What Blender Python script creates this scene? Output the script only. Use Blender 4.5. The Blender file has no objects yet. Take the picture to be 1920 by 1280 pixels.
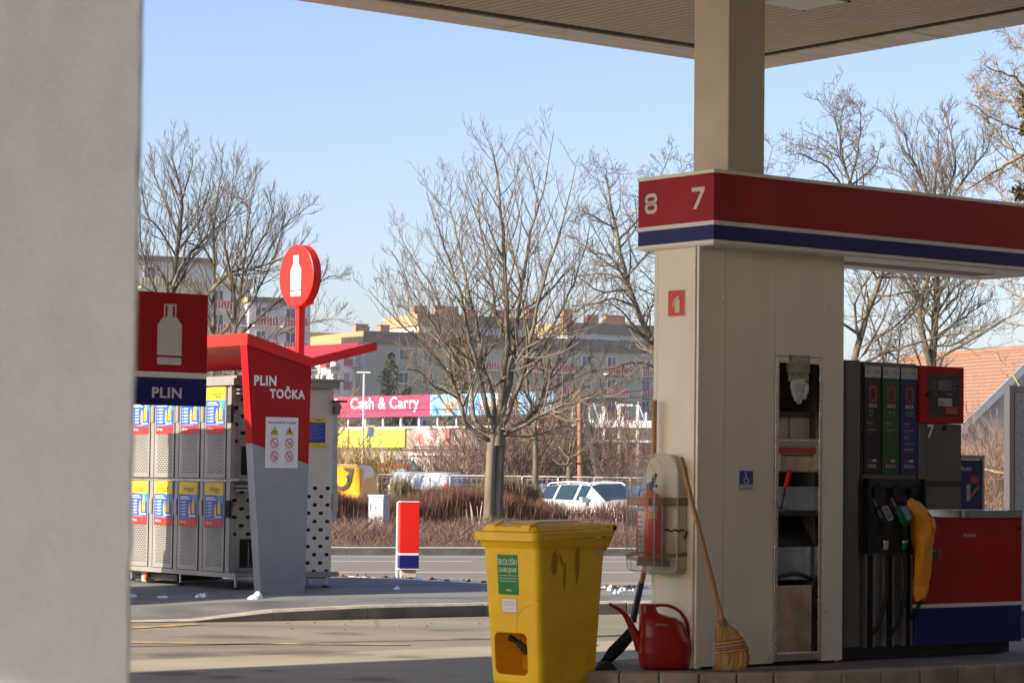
import bpy, bmesh, math, random
from mathutils import Vector, Matrix
R = math.radians
rnd = random.Random(7)
C = bpy.context.scene.collection

# ------------------------------------------------------------------ camera
FPX = 4700.0
CAMZ = 1.33
PITCH, ROLL = R(2.97), 0.0127
cd = bpy.data.cameras.new('camera'); cam = bpy.data.objects.new('camera', cd); C.objects.link(cam)
cd.sensor_width = 22.3; cd.lens = FPX / 1920 * 22.3; cd.clip_start = 0.1; cd.clip_end = 5000
MROT = Matrix.Rotation(R(90) + PITCH, 4, 'X') @ Matrix.Rotation(ROLL, 4, 'Z')
cam.matrix_world = Matrix.Translation((0, 0, CAMZ)) @ MROT
cd.dof.use_dof = True; cd.dof.focus_distance = 30; cd.dof.aperture_fstop = 6.3
bpy.context.scene.camera = cam

# ------------------------------------------------------------------ light
HAZE = 0.00022
SUN_AZ, SUN_EL = 243.0, 26.0
SUN_POWER, SKY_POWER, EXPOSURE = 4.8, 0.133, 1.15
w = bpy.data.worlds.new('World'); bpy.context.scene.world = w; w.use_nodes = True
nt = w.node_tree; sky = nt.nodes.new('ShaderNodeTexSky'); sky.sky_type = 'NISHITA'; sky.sun_disc = False
sky.sun_elevation = R(SUN_EL); sky.sun_rotation = R(SUN_AZ); sky.air_density = 1.0; sky.dust_density = 1.9; sky.ozone_density = 3.0; sky.altitude = 300
bg = nt.nodes['Background']; bg.inputs['Strength'].default_value = SKY_POWER; tint = nt.nodes.new('ShaderNodeMix'); tint.data_type = 'RGBA'; tint.blend_type = 'MULTIPLY'; tint.inputs[0].default_value = 1; tint.inputs[7].default_value = (0.80, 0.725, 0.765, 1)
nt.links.new(sky.outputs[0], tint.inputs[6]); nt.links.new(tint.outputs[2], bg.inputs[0])
ld = bpy.data.lights.new('sun', 'SUN'); ld.energy = SUN_POWER; ld.angle = R(0.53); ld.color = (1.0, 0.88, 0.70)
sun = bpy.data.objects.new('sun', ld); C.objects.link(sun)
sv = Vector((math.sin(R(SUN_AZ)) * math.cos(R(SUN_EL)), math.cos(R(SUN_AZ)) * math.cos(R(SUN_EL)), math.sin(R(SUN_EL))))
sun.rotation_euler = sv.to_track_quat('Z', 'Y').to_euler()
vs = bpy.context.scene.view_settings
vs.view_transform = 'Standard'; vs.look = 'None'; vs.exposure = EXPOSURE; vs.gamma = 1; vs.use_curve_mapping = False
bpy.context.scene.cycles.max_bounces = 6; bpy.context.scene.cycles.transparent_max_bounces = 12
bpy.context.scene.cycles.use_denoising = True

# ------------------------------------------------------------------ coordinates
def pt(px, py, Y):
    """the point of the place seen at photo pixel px,py at depth Y metres"""
    d = MROT @ Vector(((px - 960) / FPX, (640 - py) / FPX, -1, 0))
    return Vector((d.x / d.y * Y, Y, CAMZ + d.z / d.y * Y))
def gp(px, py, z=0.0):
    d = MROT @ Vector(((px - 960) / FPX, (640 - py) / FPX, -1, 0)); t = (z - CAMZ) / d.z
    return Vector((d.x * t, d.y * t, z))
PHI = math.atan2(0.613, 0.79)            # the station's own grid: x' = B (along the islands), y' = A
AV, BV = Vector((-math.sin(PHI), math.cos(PHI), 0)), Vector((math.cos(PHI), math.sin(PHI), 0))
def G(a, b, z=0.0): return AV * a + BV * b + Vector((0, 0, z))
def bq(px, a):
    """b on the vertical plane a=const seen at pixel column px (near mid picture height)"""
    k = (px - 960) / FPX
    return a * (-AV.x + k * AV.y) / (BV.x - k * BV.y)

# ------------------------------------------------------------------ materials
MATS = {}
def mk(name, c, rough=0.5, metal=0.0, var=0.0, vs_=6.0, bump=0.0, bs=60.0, trans=0.0, c2=None, coat=0.0, grain=0.0, gs=90.0, alpha=1.0, ior=1.45, spec=0.5, detail=4.0, stretch=None, lo=0.35, hi=0.65):
    if name in MATS: return MATS[name]
    m = bpy.data.materials.new(name); m.use_nodes = True; n = m.node_tree.nodes; L = m.node_tree.links
    p = n['Principled BSDF']
    p.inputs['Roughness'].default_value = rough; p.inputs['Metallic'].default_value = metal
    p.inputs['Transmission Weight'].default_value = trans; p.inputs['Coat Weight'].default_value = coat
    p.inputs['Alpha'].default_value = alpha; p.inputs['IOR'].default_value = ior; p.inputs['Specular IOR Level'].default_value = spec
    tc = n.new('ShaderNodeTexCoord'); src = tc.outputs['Object']
    if stretch:
        mp = n.new('ShaderNodeMapping'); mp.inputs['Scale'].default_value = stretch; L.new(src, mp.inputs[0]); src = mp.outputs[0]
    if var > 0 or c2:
        t = n.new('ShaderNodeTexNoise'); t.inputs['Scale'].default_value = vs_; t.inputs['Detail'].default_value = detail; L.new(src, t.inputs['Vector'])
        r = n.new('ShaderNodeValToRGB'); L.new(t.outputs['Fac'], r.inputs['Fac'])
        r.color_ramp.elements[0].position = lo; r.color_ramp.elements[1].position = hi
        a = c2 if c2 else tuple(max(0, x * (1 - var)) for x in c)
        b = c if c2 else tuple(min(1, x * (1 + var)) for x in c)
        r.color_ramp.elements[0].color = (*a, 1); r.color_ramp.elements[1].color = (*b, 1)
        L.new(r.outputs[0], p.inputs['Base Color'])
        mr = n.new('ShaderNodeMapRange'); L.new(t.outputs['Fac'], mr.inputs[0]); mr.inputs[3].default_value = min(1, rough * 1.15); mr.inputs[4].default_value = rough * 0.85
        L.new(mr.outputs[0], p.inputs['Roughness'])
    else:
        p.inputs['Base Color'].default_value = (*c, 1)
    if grain > 0:
        g = n.new('ShaderNodeTexNoise'); g.inputs['Scale'].default_value = gs; g.inputs['Detail'].default_value = 3; L.new(tc.outputs['Object'], g.inputs['Vector'])
        g2 = n.new('ShaderNodeMapRange'); g2.inputs[1].default_value = .3; g2.inputs[2].default_value = .7; g2.inputs[3].default_value = 1 - grain; g2.inputs[4].default_value = 1 + grain; L.new(g.outputs['Fac'], g2.inputs[0])
        mx = n.new('ShaderNodeMix'); mx.data_type = 'RGBA'; mx.blend_type = 'MULTIPLY'; mx.inputs[0].default_value = 1
        L.new(p.inputs['Base Color'].links[0].from_socket, mx.inputs[6]); L.new(g2.outputs[0], mx.inputs[7]); L.new(mx.outputs[2], p.inputs['Base Color'])
    if bump > 0:
        t2 = n.new('ShaderNodeTexNoise'); t2.inputs['Scale'].default_value = bs; t2.inputs['Detail'].default_value = 5; L.new(src, t2.inputs['Vector'])
        b_ = n.new('ShaderNodeBump'); b_.inputs['Strength'].default_value = bump; b_.inputs['Distance'].default_value = 0.01
        L.new(t2.outputs['Fac'], b_.inputs['Height']); L.new(b_.outputs[0], p.inputs['Normal'])
    MATS[name] = m; return m

RED2 = mk('red_enamel_lit', (0.68, 0.020, 0.014), 0.4, var=.05, vs_=3, spec=.3)  # the same red, lightened for the parts standing in the sun
RED = mk('red_enamel_shade', (0.38, 0.005, 0.006), 0.5, var=.06, vs_=3, spec=.25)  # the same red, darkened for fascia, fin and pump in the shade
BLUE = mk('blue_enamel', (0.010, 0.014, 0.14), 0.45, var=.06, vs_=3, spec=.25)
WHITE = mk('white_enamel', (0.78, 0.78, 0.76), 0.4, var=.03, vs_=3)
LETTER = mk('white_lettering', (0.82, 0.82, 0.82), 0.5)
CREAM = mk('cream_panel_paint', (0.88, 0.83, 0.68), 0.42, var=.045, vs_=2.2, bump=.03, bs=300, detail=9, stretch=(1.5, 1.5, .5), grain=.02, gs=200)
CREAMD = mk('cream_channel_paint', (0.55, 0.53, 0.46), 0.5, var=.05)
DARKGAP = mk('dark_gap', (0.02, 0.02, 0.018), 0.9)
STEEL = mk('brushed_steel', (0.55, 0.52, 0.48), 0.28, 1.0, var=.12, vs_=4, stretch=(1, 1, 6))
GALV = mk('galvanised_steel', (0.42, 0.42, 0.41), 0.42, 0.75, var=.14, vs_=9)
GALVL = mk('light_sheet_steel', (0.31, 0.30, 0.275), 0.45, 0.4, var=.09, vs_=3)
PUMPG = mk('pump_grey_paint', (0.125, 0.12, 0.105), 0.38, 0.3, var=.06, vs_=2)
FINGREY = mk('fin_grey_paint', (0.28, 0.30, 0.32), 0.45, var=.05)
BLACKP = mk('black_plastic', (0.012, 0.012, 0.013), 0.4, var=.2, vs_=8)
RUBBER = mk('black_rubber', (0.015, 0.015, 0.015), 0.65)
GLASSD = mk('dark_window_glass', (0.03, 0.05, 0.07), 0.06, 0.0, spec=0.8)
CHROME = mk('chrome', (0.7, 0.7, 0.7), 0.15, 1.0)
SNOW = mk('snow', (0.85, 0.87, 0.9), 0.7, var=.05, vs_=20, bump=.4, bs=30)
YELLOW = mk('sign_yellow', (0.72, 0.52, 0.02), 0.45)
PBLUE = mk('poster_blue', (0.02, 0.09, 0.42), 0.45)
PCYAN = mk('poster_cyan', (0.03, 0.3, 0.6), 0.45)
PRED = mk('poster_red', (0.6, 0.03, 0.025), 0.45)
SBLACK = mk('sign_black', (0.02, 0.02, 0.02), 0.5)

# ------------------------------------------------------------------ object helpers
def tag(o, label=None, cat=None, group=None, kind=None):
    if label: o['label'] = label
    if cat: o['category'] = cat
    if group: o['group'] = group
    if kind: o['kind'] = kind
    return o
def thing(name, label, cat, loc=(0, 0, 0), rotz=0.0, group=None):
    o = bpy.data.objects.new(name, None); C.objects.link(o); o.empty_display_size = 0.2
    o.location = loc; o.rotation_euler = (0, 0, rotz)
    return tag(o, label, cat, group)
def gthing(name, label, cat, a=0, b=0, z=0, group=None):
    return thing(name, label, cat, G(a, b, z), PHI, group)
def copy_tree(o, parent=None):
    c = o.copy(); C.objects.link(c); c.parent = parent
    if parent is not None: c.matrix_parent_inverse = o.matrix_parent_inverse.copy()
    for ch in list(o.children): copy_tree(ch, c)
    return c
_TXT = {}
def text_geo(s, bold=0.0):
    key = (s, bold)
    if key in _TXT: return _TXT[key]
    cu = bpy.data.curves.new('t', 'FONT'); cu.body = s; cu.size = 1; cu.offset = bold; cu.space_character = 1.0 + 3 * bold; cu.resolution_u = 3
    o = bpy.data.objects.new('t', cu); C.objects.link(o)
    bpy.context.view_layer.update()
    me = bpy.data.meshes.new_from_object(o.evaluated_get(bpy.context.evaluated_depsgraph_get()))
    V = [tuple(v.co) for v in me.vertices]; F = [tuple(p.vertices) for p in me.polygons]
    bpy.data.objects.remove(o); bpy.data.curves.remove(cu); bpy.data.meshes.remove(me)
    _TXT[key] = (V, F); return V, F
class Fr:
    """a drawing frame on a face: origin, right, up"""
    def __init__(s, O, U, V, k=0.0015): s.O, s.U, s.V = Vector(O), Vector(U).normalized(), Vector(V).normalized(); s.N = s.U.cross(s.V); s.k = k
    def p(s, x, y, l=1): return s.O + s.U * x + s.V * y + s.N * (s.k * l)
class MB:
    def __init__(s): s.v, s.f, s.m, s.mats, s.sm = [], [], [], [], []
    def mi(s, m):
        if m not in s.mats: s.mats.append(m)
        return s.mats.index(m)
    def add(s, V, F, m, smooth=False):
        o = len(s.v); s.v.extend(tuple(x) for x in V); i = s.mi(m)
        for f in F: s.f.append(tuple(o + j for j in f)); s.m.append(i); s.sm.append(smooth)
        return s
    def box(s, x0, x1, y0, y1, z0, z1, m):
        V = [(x0, y0, z0), (x1, y0, z0), (x1, y1, z0), (x0, y1, z0), (x0, y0, z1), (x1, y0, z1), (x1, y1, z1), (x0, y1, z1)]
        return s.add(V, [(3, 2, 1, 0), (4, 5, 6, 7), (0, 1, 5, 4), (1, 2, 6, 5), (2, 3, 7, 6), (3, 0, 4, 7)], m)
    def obox(s, c, U, V, W, m):
        """box centred at c with half-axis vectors"""
        c, U, V, W = Vector(c), Vector(U), Vector(V), Vector(W)
        P = [c + U * i + V * j + W * k for k in (-1, 1) for i, j in ((-1, -1), (1, -1), (1, 1), (-1, 1))]
        return s.add(P, [(3, 2, 1, 0), (4, 5, 6, 7), (0, 1, 5, 4), (1, 2, 6, 5), (2, 3, 7, 6), (3, 0, 4, 7)], m)
    def prism(s, poly, e, m, axis='y', lo=0.0, hi=1.0, mcap=None):
        """poly in the plane normal to axis: 'y' -> (x,z), 'x' -> (y,z), 'z' -> (x,y)"""
        def P(q, t): return (q[0], t, q[1]) if axis == 'y' else ((t, q[0], q[1]) if axis == 'x' else (q[0], q[1], t))
        n = len(poly); V = [P(q, lo) for q in poly] + [P(q, hi) for q in poly]
        s.add(V, [tuple(range(n))[::-1], tuple(range(n, 2 * n))], mcap or m)
        s.add(V, [(i, (i + 1) % n, n + (i + 1) % n, n + i) for i in range(n)], m); return s
    def tube(s, pts, r, m, sides=8, cap=True, flat=1.0, up=None, smooth=True):
        pts = [Vector(p) for p in pts]; n = len(pts)
        rr = r if isinstance(r, (list, tuple)) else [r] * n
        V, F = [], []; prev = None
        for i, p in enumerate(pts):
            d = (pts[min(i + 1, n - 1)] - pts[max(i - 1, 0)])
            d = d.normalized() if d.length > 1e-9 else Vector((0, 0, 1))
            ref = Vector(up) if up else (prev if prev is not None else (Vector((0, 0, 1)) if abs(d.z) < .9 else Vector((1, 0, 0))))
            x = ref - d * ref.dot(d)
            if x.length < 1e-6: x = d.orthogonal()
            x.normalize(); y = d.cross(x); prev = x
            for j in range(sides):
                t = 2 * math.pi * j / sides; V.append(p + x * (math.cos(t) * rr[i]) + y * (math.sin(t) * rr[i] * flat))
        for i in range(n - 1):
            for j in range(sides):
                a, b = i * sides + j, i * sides + (j + 1) % sides; F.append((a, b, b + sides, a + sides))
        s.add(V, F, m, smooth)
        if cap: s.add(V, [tuple(range(sides))[::-1], tuple(range((n - 1) * sides, n * sides))], m)
        return s
    def lathe(s, prof, m, c=(0, 0, 0), axis='z', sides=24, smooth=True, caps=True):
        V, F = [], []; c = Vector(c)
        def P(r, h, t):
            a, b = r * math.cos(t), r * math.sin(t)
            return c + Vector((a, b, h) if axis == 'z' else ((h, a, b) if axis == 'x' else (a, h, -b)))
        for r, h in prof:
            for j in range(sides): V.append(P(r, h, 2 * math.pi * j / sides))
        n = len(prof)
        for i in range(n - 1):
            for j in range(sides):
                a, b = i * sides + j, i * sides + (j + 1) % sides; F.append((a, b, b + sides, a + sides))
        s.add(V, F, m, smooth)
        if caps: s.add(V, [tuple(range(sides))[::-1], tuple(range((n - 1) * sides, n * sides))], m)
        return s
    def loft(s, rings, m, smooth=True, caps=True, mats=None):
        n = len(rings[0]); V = [p for r_ in rings for p in r_]
        for i in range(len(rings) - 1):
            F = [(i * n + j, i * n + (j + 1) % n, (i + 1) * n + (j + 1) % n, (i + 1) * n + j) for j in range(n)]
            s.add(V[i * n:(i + 2) * n], [tuple(q - i * n for q in f) for f in F], mats[i] if mats else m, smooth)
        if caps:
            s.add(rings[0], [tuple(range(n))[::-1]], mats[0] if mats else m); s.add(rings[-1], [tuple(range(n))], mats[-1] if mats else m)
        return s
    # decals
    def dpoly(s, fr, pts, m, l=1): return s.add([fr.p(x, y, l) for x, y in pts], [tuple(range(len(pts)))], m)
    def drect(s, fr, x0, y0, x1, y1, m, l=1): return s.dpoly(fr, [(x0, y0), (x1, y0), (x1, y1), (x0, y1)], m, l)
    def dring(s, fr, cx, cy, r0, r1, m, l=1, a0=0, a1=360, n=28, sx=1.0):
        for i in range(n):
            t0, t1 = R(a0 + (a1 - a0) * i / n), R(a0 + (a1 - a0) * (i + 1) / n)
            P = [(r0, t0), (r1, t0), (r1, t1), (r0, t1)]
            s.dpoly(fr, [(cx + sx * q * math.cos(t), cy + q * math.sin(t)) for q, t in P], m, l)
        return s
    def ddisc(s, fr, cx, cy, r, m, l=1, n=28, sx=1.0): return s.dpoly(fr, [(cx + sx * r * math.cos(2 * math.pi * i / n), cy + r * math.sin(2 * math.pi * i / n)) for i in range(n)], m, l)
    def dline(s, fr, x0, y0, x1, y1, wd, m, l=1):
        d = Vector((x1 - x0, y1 - y0)).normalized() * (wd / 2); q = (-d.y, d.x)
        return s.dpoly(fr, [(x0 - q[0], y0 - q[1]), (x1 - q[0], y1 - q[1]), (x1 + q[0], y1 + q[1]), (x0 + q[0], y0 + q[1])], m, l)
    def dtext(s, fr, t, x, y, wd, h, m, l=2, bold=0.02, shear=0.0):
        V, F = text_geo(t, bold)
        if not V: return s
        xs = [v[0] for v in V]; ys = [v[1] for v in V]; x0, x1, y0, y1 = min(xs), max(xs), min(ys), max(ys)
        sx = wd / (x1 - x0); sy = h / (y1 - y0)
        return s.add([fr.p(x + (v[0] - x0) * sx + shear * (v[1] - y0) * sy, y + (v[1] - y0) * sy, l) for v in V], F, m)
    def build(s, name, parent=None, bevel=0.0, label=None, seg=2, auto=None):
        me = bpy.data.meshes.new(name); me.from_pydata([tuple(v) for v in s.v], [], s.f)
        for m in s.mats: me.materials.append(m)
        me.polygons.foreach_set('material_index', s.m); me.polygons.foreach_set('use_smooth', s.sm); me.update()
        o = bpy.data.objects.new(name, me); C.objects.link(o)
        if parent is not None: o.parent = parent
        if label: o['label'] = label
        if bevel > 0:
            b = o.modifiers.new('edge', 'BEVEL'); b.width = bevel; b.segments = seg; b.limit_method = 'ANGLE'; b.angle_limit = R(50)
        return o
def fix_normals(o):
    bm = bmesh.new(); bm.from_mesh(o.data); bmesh.ops.remove_doubles(bm, verts=bm.verts, dist=1e-5); bmesh.ops.recalc_face_normals(bm, faces=bm.faces)
    bm.to_mesh(o.data); bm.free(); return o
def solo(mb, name, label, cat=None, group=None, kind=None, loc=(0, 0, 0), rotz=0.0, bevel=0.0):
    o = mb.build(name, None, bevel); o.location = loc; o.rotation_euler = (0, 0, rotz); return tag(o, label, cat, group, kind)
def rrect(x0, y0, x1, y1, r, n=4):
    P = []
    for cx, cy, a0 in ((x1 - r, y0 + r, -90), (x1 - r, y1 - r, 0), (x0 + r, y1 - r, 90), (x0 + r, y0 + r, 180)):
        for i in range(n + 1):
            t = R(a0 + 90 * i / n); P.append((cx + r * math.cos(t), cy + r * math.sin(t)))
    return P
# ================================================================== SETTING: ground, road, platform
ASPH = mk('forecourt_asphalt', (0.205, 0.184, 0.138), 0.9, var=.2, vs_=1.1, bump=.5, bs=55, c2=None, detail=9, stretch=(.35, 1.3, 1), grain=.14, gs=38)
CONC = mk('forecourt_concrete', (0.31, 0.282, 0.215), 0.85, var=.13, vs_=1.1, stretch=(.5, 1.2, 1), bump=.3, bs=60, detail=8)
ROAD = mk('road_asphalt', (0.175, 0.155, 0.13), 0.9, var=.1, vs_=.8, bump=.4, bs=70, stretch=(.25, 1, 1), detail=7, grain=.1, gs=30)
PAVE = mk('platform_concrete', (0.17, 0.17, 0.155), 0.85, var=.1, vs_=2, bump=.3, bs=60, detail=8)
PASPH = mk('damp_dark_asphalt', (0.13, 0.13, 0.125), 0.7, vs_=1.6, var=.35, bump=.5, bs=70, detail=8, grain=.15, gs=40)
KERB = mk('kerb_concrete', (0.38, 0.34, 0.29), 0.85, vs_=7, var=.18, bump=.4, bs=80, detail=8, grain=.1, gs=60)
KERBF = mk('kerb_face_dark', (0.15, 0.14, 0.125), 0.9, var=.25, vs_=3, bump=.4, bs=60, detail=8)  # kerb front face, darker than its top
SOIL = mk('bare_soil', (0.13, 0.085, 0.055), 0.95, var=.4, vs_=5, bump=.8, bs=25, detail=8)
EARTH = mk('dry_winter_grass', (0.17, 0.14, 0.085), 0.95, var=.3, vs_=.35, bump=.6, bs=8, detail=8)
PAINTW = mk('white_road_paint', (0.62, 0.6, 0.57), 0.7, var=.15, vs_=3)
PAINTY = mk('worn_yellow_paint', (0.52, 0.36, 0.10), 0.8, vs_=4, c2=(0.24, 0.20, 0.13), lo=.40, hi=.56, detail=8)
def gz(Y):
    t = min(1, max(0, (Y - 44) / 16)); return -0.4 * t * t * (3 - 2 * t)
def strip_sheet(ys, X0, X1, m, dz=0.0, nx=2):
    b = MB(); V = []; F = []
    for y in ys:
        for i in range(nx): V.append((X0 + (X1 - X0) * i / (nx - 1), y, gz(y) + dz))
    for j in range(len(ys) - 1):
        for i in range(nx - 1): q = j * nx + i; F.append((q, q + 1, q + nx + 1, q + nx))
    return b.add(V, F, m)
solo(strip_sheet([-60, 0, 44] + [44 + i for i in range(1, 17)] + [80, 200, 600, 3000], -1500, 1500, EARTH), 'ground', 'dry ground with winter grass reaching the horizon', kind='structure')
# forecourt asphalt up to the road edge, then road strip along direction RU
RU = Vector((math.sin(R(73)), math.cos(R(73)), 0)); RN = Vector((-RU.y, RU.x, 0))
def RP(u, n, z=0.0): return RU * u + RN * n + Vector((0, 0, z))
def quad_sheet(P, m): return MB().add(P, [tuple(range(len(P)))], m)
solo(quad_sheet([RP(-60, -50, .004), RP(80, -50, .004), RP(80, 29.2, .004), RP(-60, 29.2, .004)], ASPH), 'forecourt', 'sunlit asphalt forecourt', kind='structure')
solo(quad_sheet([G(-14, -30, .008), G(-14, 45, .008), G(15.2, 45, .008), G(15.2, -30, .008)], CONC), 'forecourt_paving', 'pale concrete slab under the canopy', kind='structure')
solo(quad_sheet([RP(-90, 29.2, .006), RP(110, 29.2, .006), RP(110, 38.1, .006), RP(-90, 38.1, .006)], ROAD), 'road', 'grey asphalt road with white lines', kind='structure')
b = MB()
def rline(u0, u1, n, wd):
    b.add([RP(u0, n - wd / 2, .0105), RP(u1, n - wd / 2, .0105), RP(u1, n + wd / 2, .0105), RP(u0, n + wd / 2, .0105)], [(0, 1, 2, 3)], PAINTW)
rline(-80, 100, 31.6, .13); rline(-80, 100, 37.15, .12)
for u in (-64, -52, -40, -28, -16): rline(u, u + 6, 35.4, .13)
rline(-10, 10.25, 35.4, .13); rline(11.6, 17.6, 35.4, .13)
solo(b, 'road_markings', 'white lines painted on the road', kind='structure')
b = MB()
for p0, p1, wd in (((150, 1184), (372, 1171), .075), ((100, 1205), (766, 1210), .06)):
    A_, B_ = gp(*p0), gp(*p1); d = (B_ - A_).normalized(); q = Vector((-d.y, d.x, 0)) * wd; z = Vector((0, 0, .010))
    b.add([A_ - q + z, B_ - q + z, B_ + q + z, A_ + q + z], [(0, 1, 2, 3)], PAINTY)
solo(b, 'forecourt_markings', 'worn yellow lines on the forecourt', kind='structure')
# far kerb and verge
b = MB()
for i in range(-60, 90):
    u = i * 1.0; P = [RP(u + .006, 38.1, .006), RP(u + .994, 38.1, .006), RP(u + .994, 38.3, .006), RP(u + .006, 38.3, .006)]
    T = [p + Vector((0, 0, .11)) for p in P]
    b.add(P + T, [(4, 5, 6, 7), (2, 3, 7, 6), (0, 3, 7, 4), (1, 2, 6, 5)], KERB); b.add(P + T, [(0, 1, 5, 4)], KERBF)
solo(b, 'road_kerb', 'kerb along the far side of the road', kind='structure')
solo(quad_sheet([RP(-60, 38.3, .1), RP(90, 38.3, .1), RP(90, 39.3, .1), RP(-60, 39.3, .1)], KERB), 'pavement', 'narrow pale strip beside the road', kind='structure')
b = MB(); V = []; F = []
for i, (n, z) in enumerate(((39.3, .09), (41, .06), (44, .03), (47, -.02), (52, -.1), (56, -.2), (58, -.28))):
    V += [RP(-60, n, z + .02), RP(90, n, z + .02)]
    if i: F.append((2 * i - 2, 2 * i - 1, 2 * i + 1, 2 * i))
b.add(V, F, SOIL); solo(b, 'soil', 'bare soil bed under the hedges', kind='structure')
# the side street behind the hedges
solo(strip_sheet([66.5, 70, 84], -120, 160, ROAD, .03), 'side_street', 'side street behind the hedges', kind='structure')

# platform on which the gas rack stands
ZP = 0.12
kb = [(-9.5, 19.4), (-6.0, 20.45), (-3.6, 21.3), (-2.69, 21.6), (-2.05, 21.93), (-1.25, 22.4), (-.226, 23.07), (1.11, 23.7), (3.6, 24.6), (9, 26.3)]
kz = [.015, .015, .015, .03, .10, .125, .125, .125, .125, .125]
back = [(9, 27.0), (3, 26.35), (1.2, 26.2), (-.25, 26.9), (-1.94, 28.5), (-5.5, 32.6 - 5), (-9, 28)]
back = [(9, 27.2), (3, 26.6), (1.2, 26.5), (-.25, 27.2), (-1.94, 28.6), (-4, 29.2), (-12, 27.0)]
def off(poly, d):
    out = []
    for i, p in enumerate(poly):
        a_, c_ = Vector(poly[max(i - 1, 0)]), Vector(poly[min(i + 1, len(poly) - 1)]); t = (c_ - a_).normalized(); out.append((p[0] - t.y * d, p[1] + t.x * d))
    return out
k1, k2, k3 = off(kb, .14), off(kb, 1.25), off(kb, .14)
b = MB()
L_ = []
for i in range(len(kb) - 1):
    P0, P1 = Vector((*kb[i], 0)), Vector((*kb[i + 1], 0)); Q0, Q1 = Vector((*k1[i], 0)), Vector((*k1[i + 1], 0)); n = max(1, round((P1 - P0).length / 1.0))
    for j in range(n):
        s0, s1 = j / n + .004, (j + 1) / n - .004
        z0, z1 = kz[i] + (kz[i + 1] - kz[i]) * s0, kz[i] + (kz[i + 1] - kz[i]) * s1
        a0, a1, c0, c1 = P0.lerp(P1, s0), P0.lerp(P1, s1), Q0.lerp(Q1, s0), Q0.lerp(Q1, s1)
        ch = .02
        def zz(p, z): return Vector((p.x, p.y, z))
        d0 = a0 + (c0 - a0) * .15; d1 = a1 + (c1 - a1) * .15
        V = [zz(a0, 0), zz(a1, 0), zz(a1, z1 - min(ch, z1 * .4)), zz(a0, z0 - min(ch, z0 * .4)), zz(d1, z1), zz(d0, z0), zz(c1, z1), zz(c0, z0), zz(c1, 0), zz(c0, 0)]
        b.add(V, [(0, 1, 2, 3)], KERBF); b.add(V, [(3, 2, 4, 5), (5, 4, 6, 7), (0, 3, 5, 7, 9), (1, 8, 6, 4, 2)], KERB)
solo(b, 'platform_kerb', 'concrete kerb in front of the gas rack', kind='structure')
def band(pa, za, pb, zb, m):
    n = len(pa); V = [(*p, z) for p, z in zip(pa, za)] + [(*p, z) for p, z in zip(pb, zb)]
    return MB().add(V, [(i, i + 1, n + i + 1, n + i) for i in range(n - 1)], m)
zk = [z - .006 for z in kz]; zflat = [ZP] * len(kb)
zk2 = [.05, .05, .06, .08, .1, ZP, ZP, ZP, ZP, ZP]
solo(band(k1, zk, k2, zk2, PASPH), 'platform_path', 'damp dark asphalt behind the kerb', kind='structure')
b = MB(); V = [(*p, z) for p, z in zip(k2, zk2)] + [(*p, ZP) for p in back]
b.add(V, [tuple(range(len(V)))], PAVE); o = solo(b, 'platform', 'pale concrete platform under the gas rack', kind='structure')
o.data.update()
bm = bmesh.new(); bm.from_mesh(o.data); bmesh.ops.triangulate(bm, faces=bm.faces); bm.to_mesh(o.data); bm.free()
bk = back[::-1]; outer = [(p[0] * 1.0, p[1] + 1.5) for p in bk]
solo(band(bk, [ZP] * 7, outer, [.0] * 7, SOIL), 'platform_verge', 'soil verge with snow beside the road', kind='structure')
# snow clumps, leaves
def blob(c, rx, ry, rz, m, seed, n=14):
    r_ = random.Random(seed); rings = []
    for i in range(5):
        t = i / 4 * math.pi / 2 ; rr = math.cos(t) if i < 4 else .05
        rings.append([Vector((c[0] + rx * rr * (1 + r_.uniform(-.13, .13)) * math.cos(2 * math.pi * j / n), c[1] + ry * rr * (1 + r_.uniform(-.13, .13)) * math.sin(2 * math.pi * j / n), c[2] - .01 + rz * math.sin(t) * (1 + r_.uniform(-.15, .15)))) for j in range(n)])
    return rings
def clumps(name, label, specs, group=None):
    for k, (px, py, w_, h_, z, lb) in enumerate(specs):
        c = gp(px, py, z); s_ = c.y / FPX; b = MB()
        for q in range(3):
            cx = (q - 3) * w_ * s_ * .14 + rnd.uniform(-.02, .02)
            b.loft(blob((cx, rnd.uniform(-.05, .05), 0), w_ * s_ * rnd.uniform(.13, .24), w_ * s_ * .15 + .03, 1.25 * h_ * s_ * rnd.uniform(.4, 1.0) * (1.15 - .25 * abs(q - 3)), SNOW, k * 10 + q), SNOW)
        solo(b, name, lb, 'snow', group, loc=c)
STAIN = mk('oil_stain', (0.09, 0.08, 0.065), .75, alpha=.16); SEAM = mk('tar_seam', (0.09, 0.08, 0.065), .8, alpha=.3)
b = MB(); rs_ = random.Random(12)
for (px, py, w_, h_) in ((430, 1192, 1.5, .5), (640, 1186, .9, .3), (560, 1222, 1.8, .5), (840, 1180, .8, .3), (330, 1226, .9, .5), (760, 1230, .5, .25), (880, 1196, .5, .3), (330, 1262, .8, .25), (420, 1268, .5, .2), (500, 1256, .3, .12), (700, 1272, .7, .3)):
    c = gp(px, py, .0125); w_ *= .3; h_ *= .6; n = 22; ph = rs_.uniform(0, 6)
    for k_, sc_ in ((0, 1.0), (1, .62)):
        b.add([(c.x + w_ * sc_ * math.cos(t) * (1 + .25 * math.sin(3 * t + ph) + .12 * math.sin(7 * t + ph)), c.y + h_ * sc_ * math.sin(t) * (1 + .25 * math.sin(2 * t + ph) + .1 * math.sin(9 * t)), c.z + .001 * k_) for t in [2 * math.pi * i / n for i in range(n)]], [tuple(range(n))], STAIN)
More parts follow.
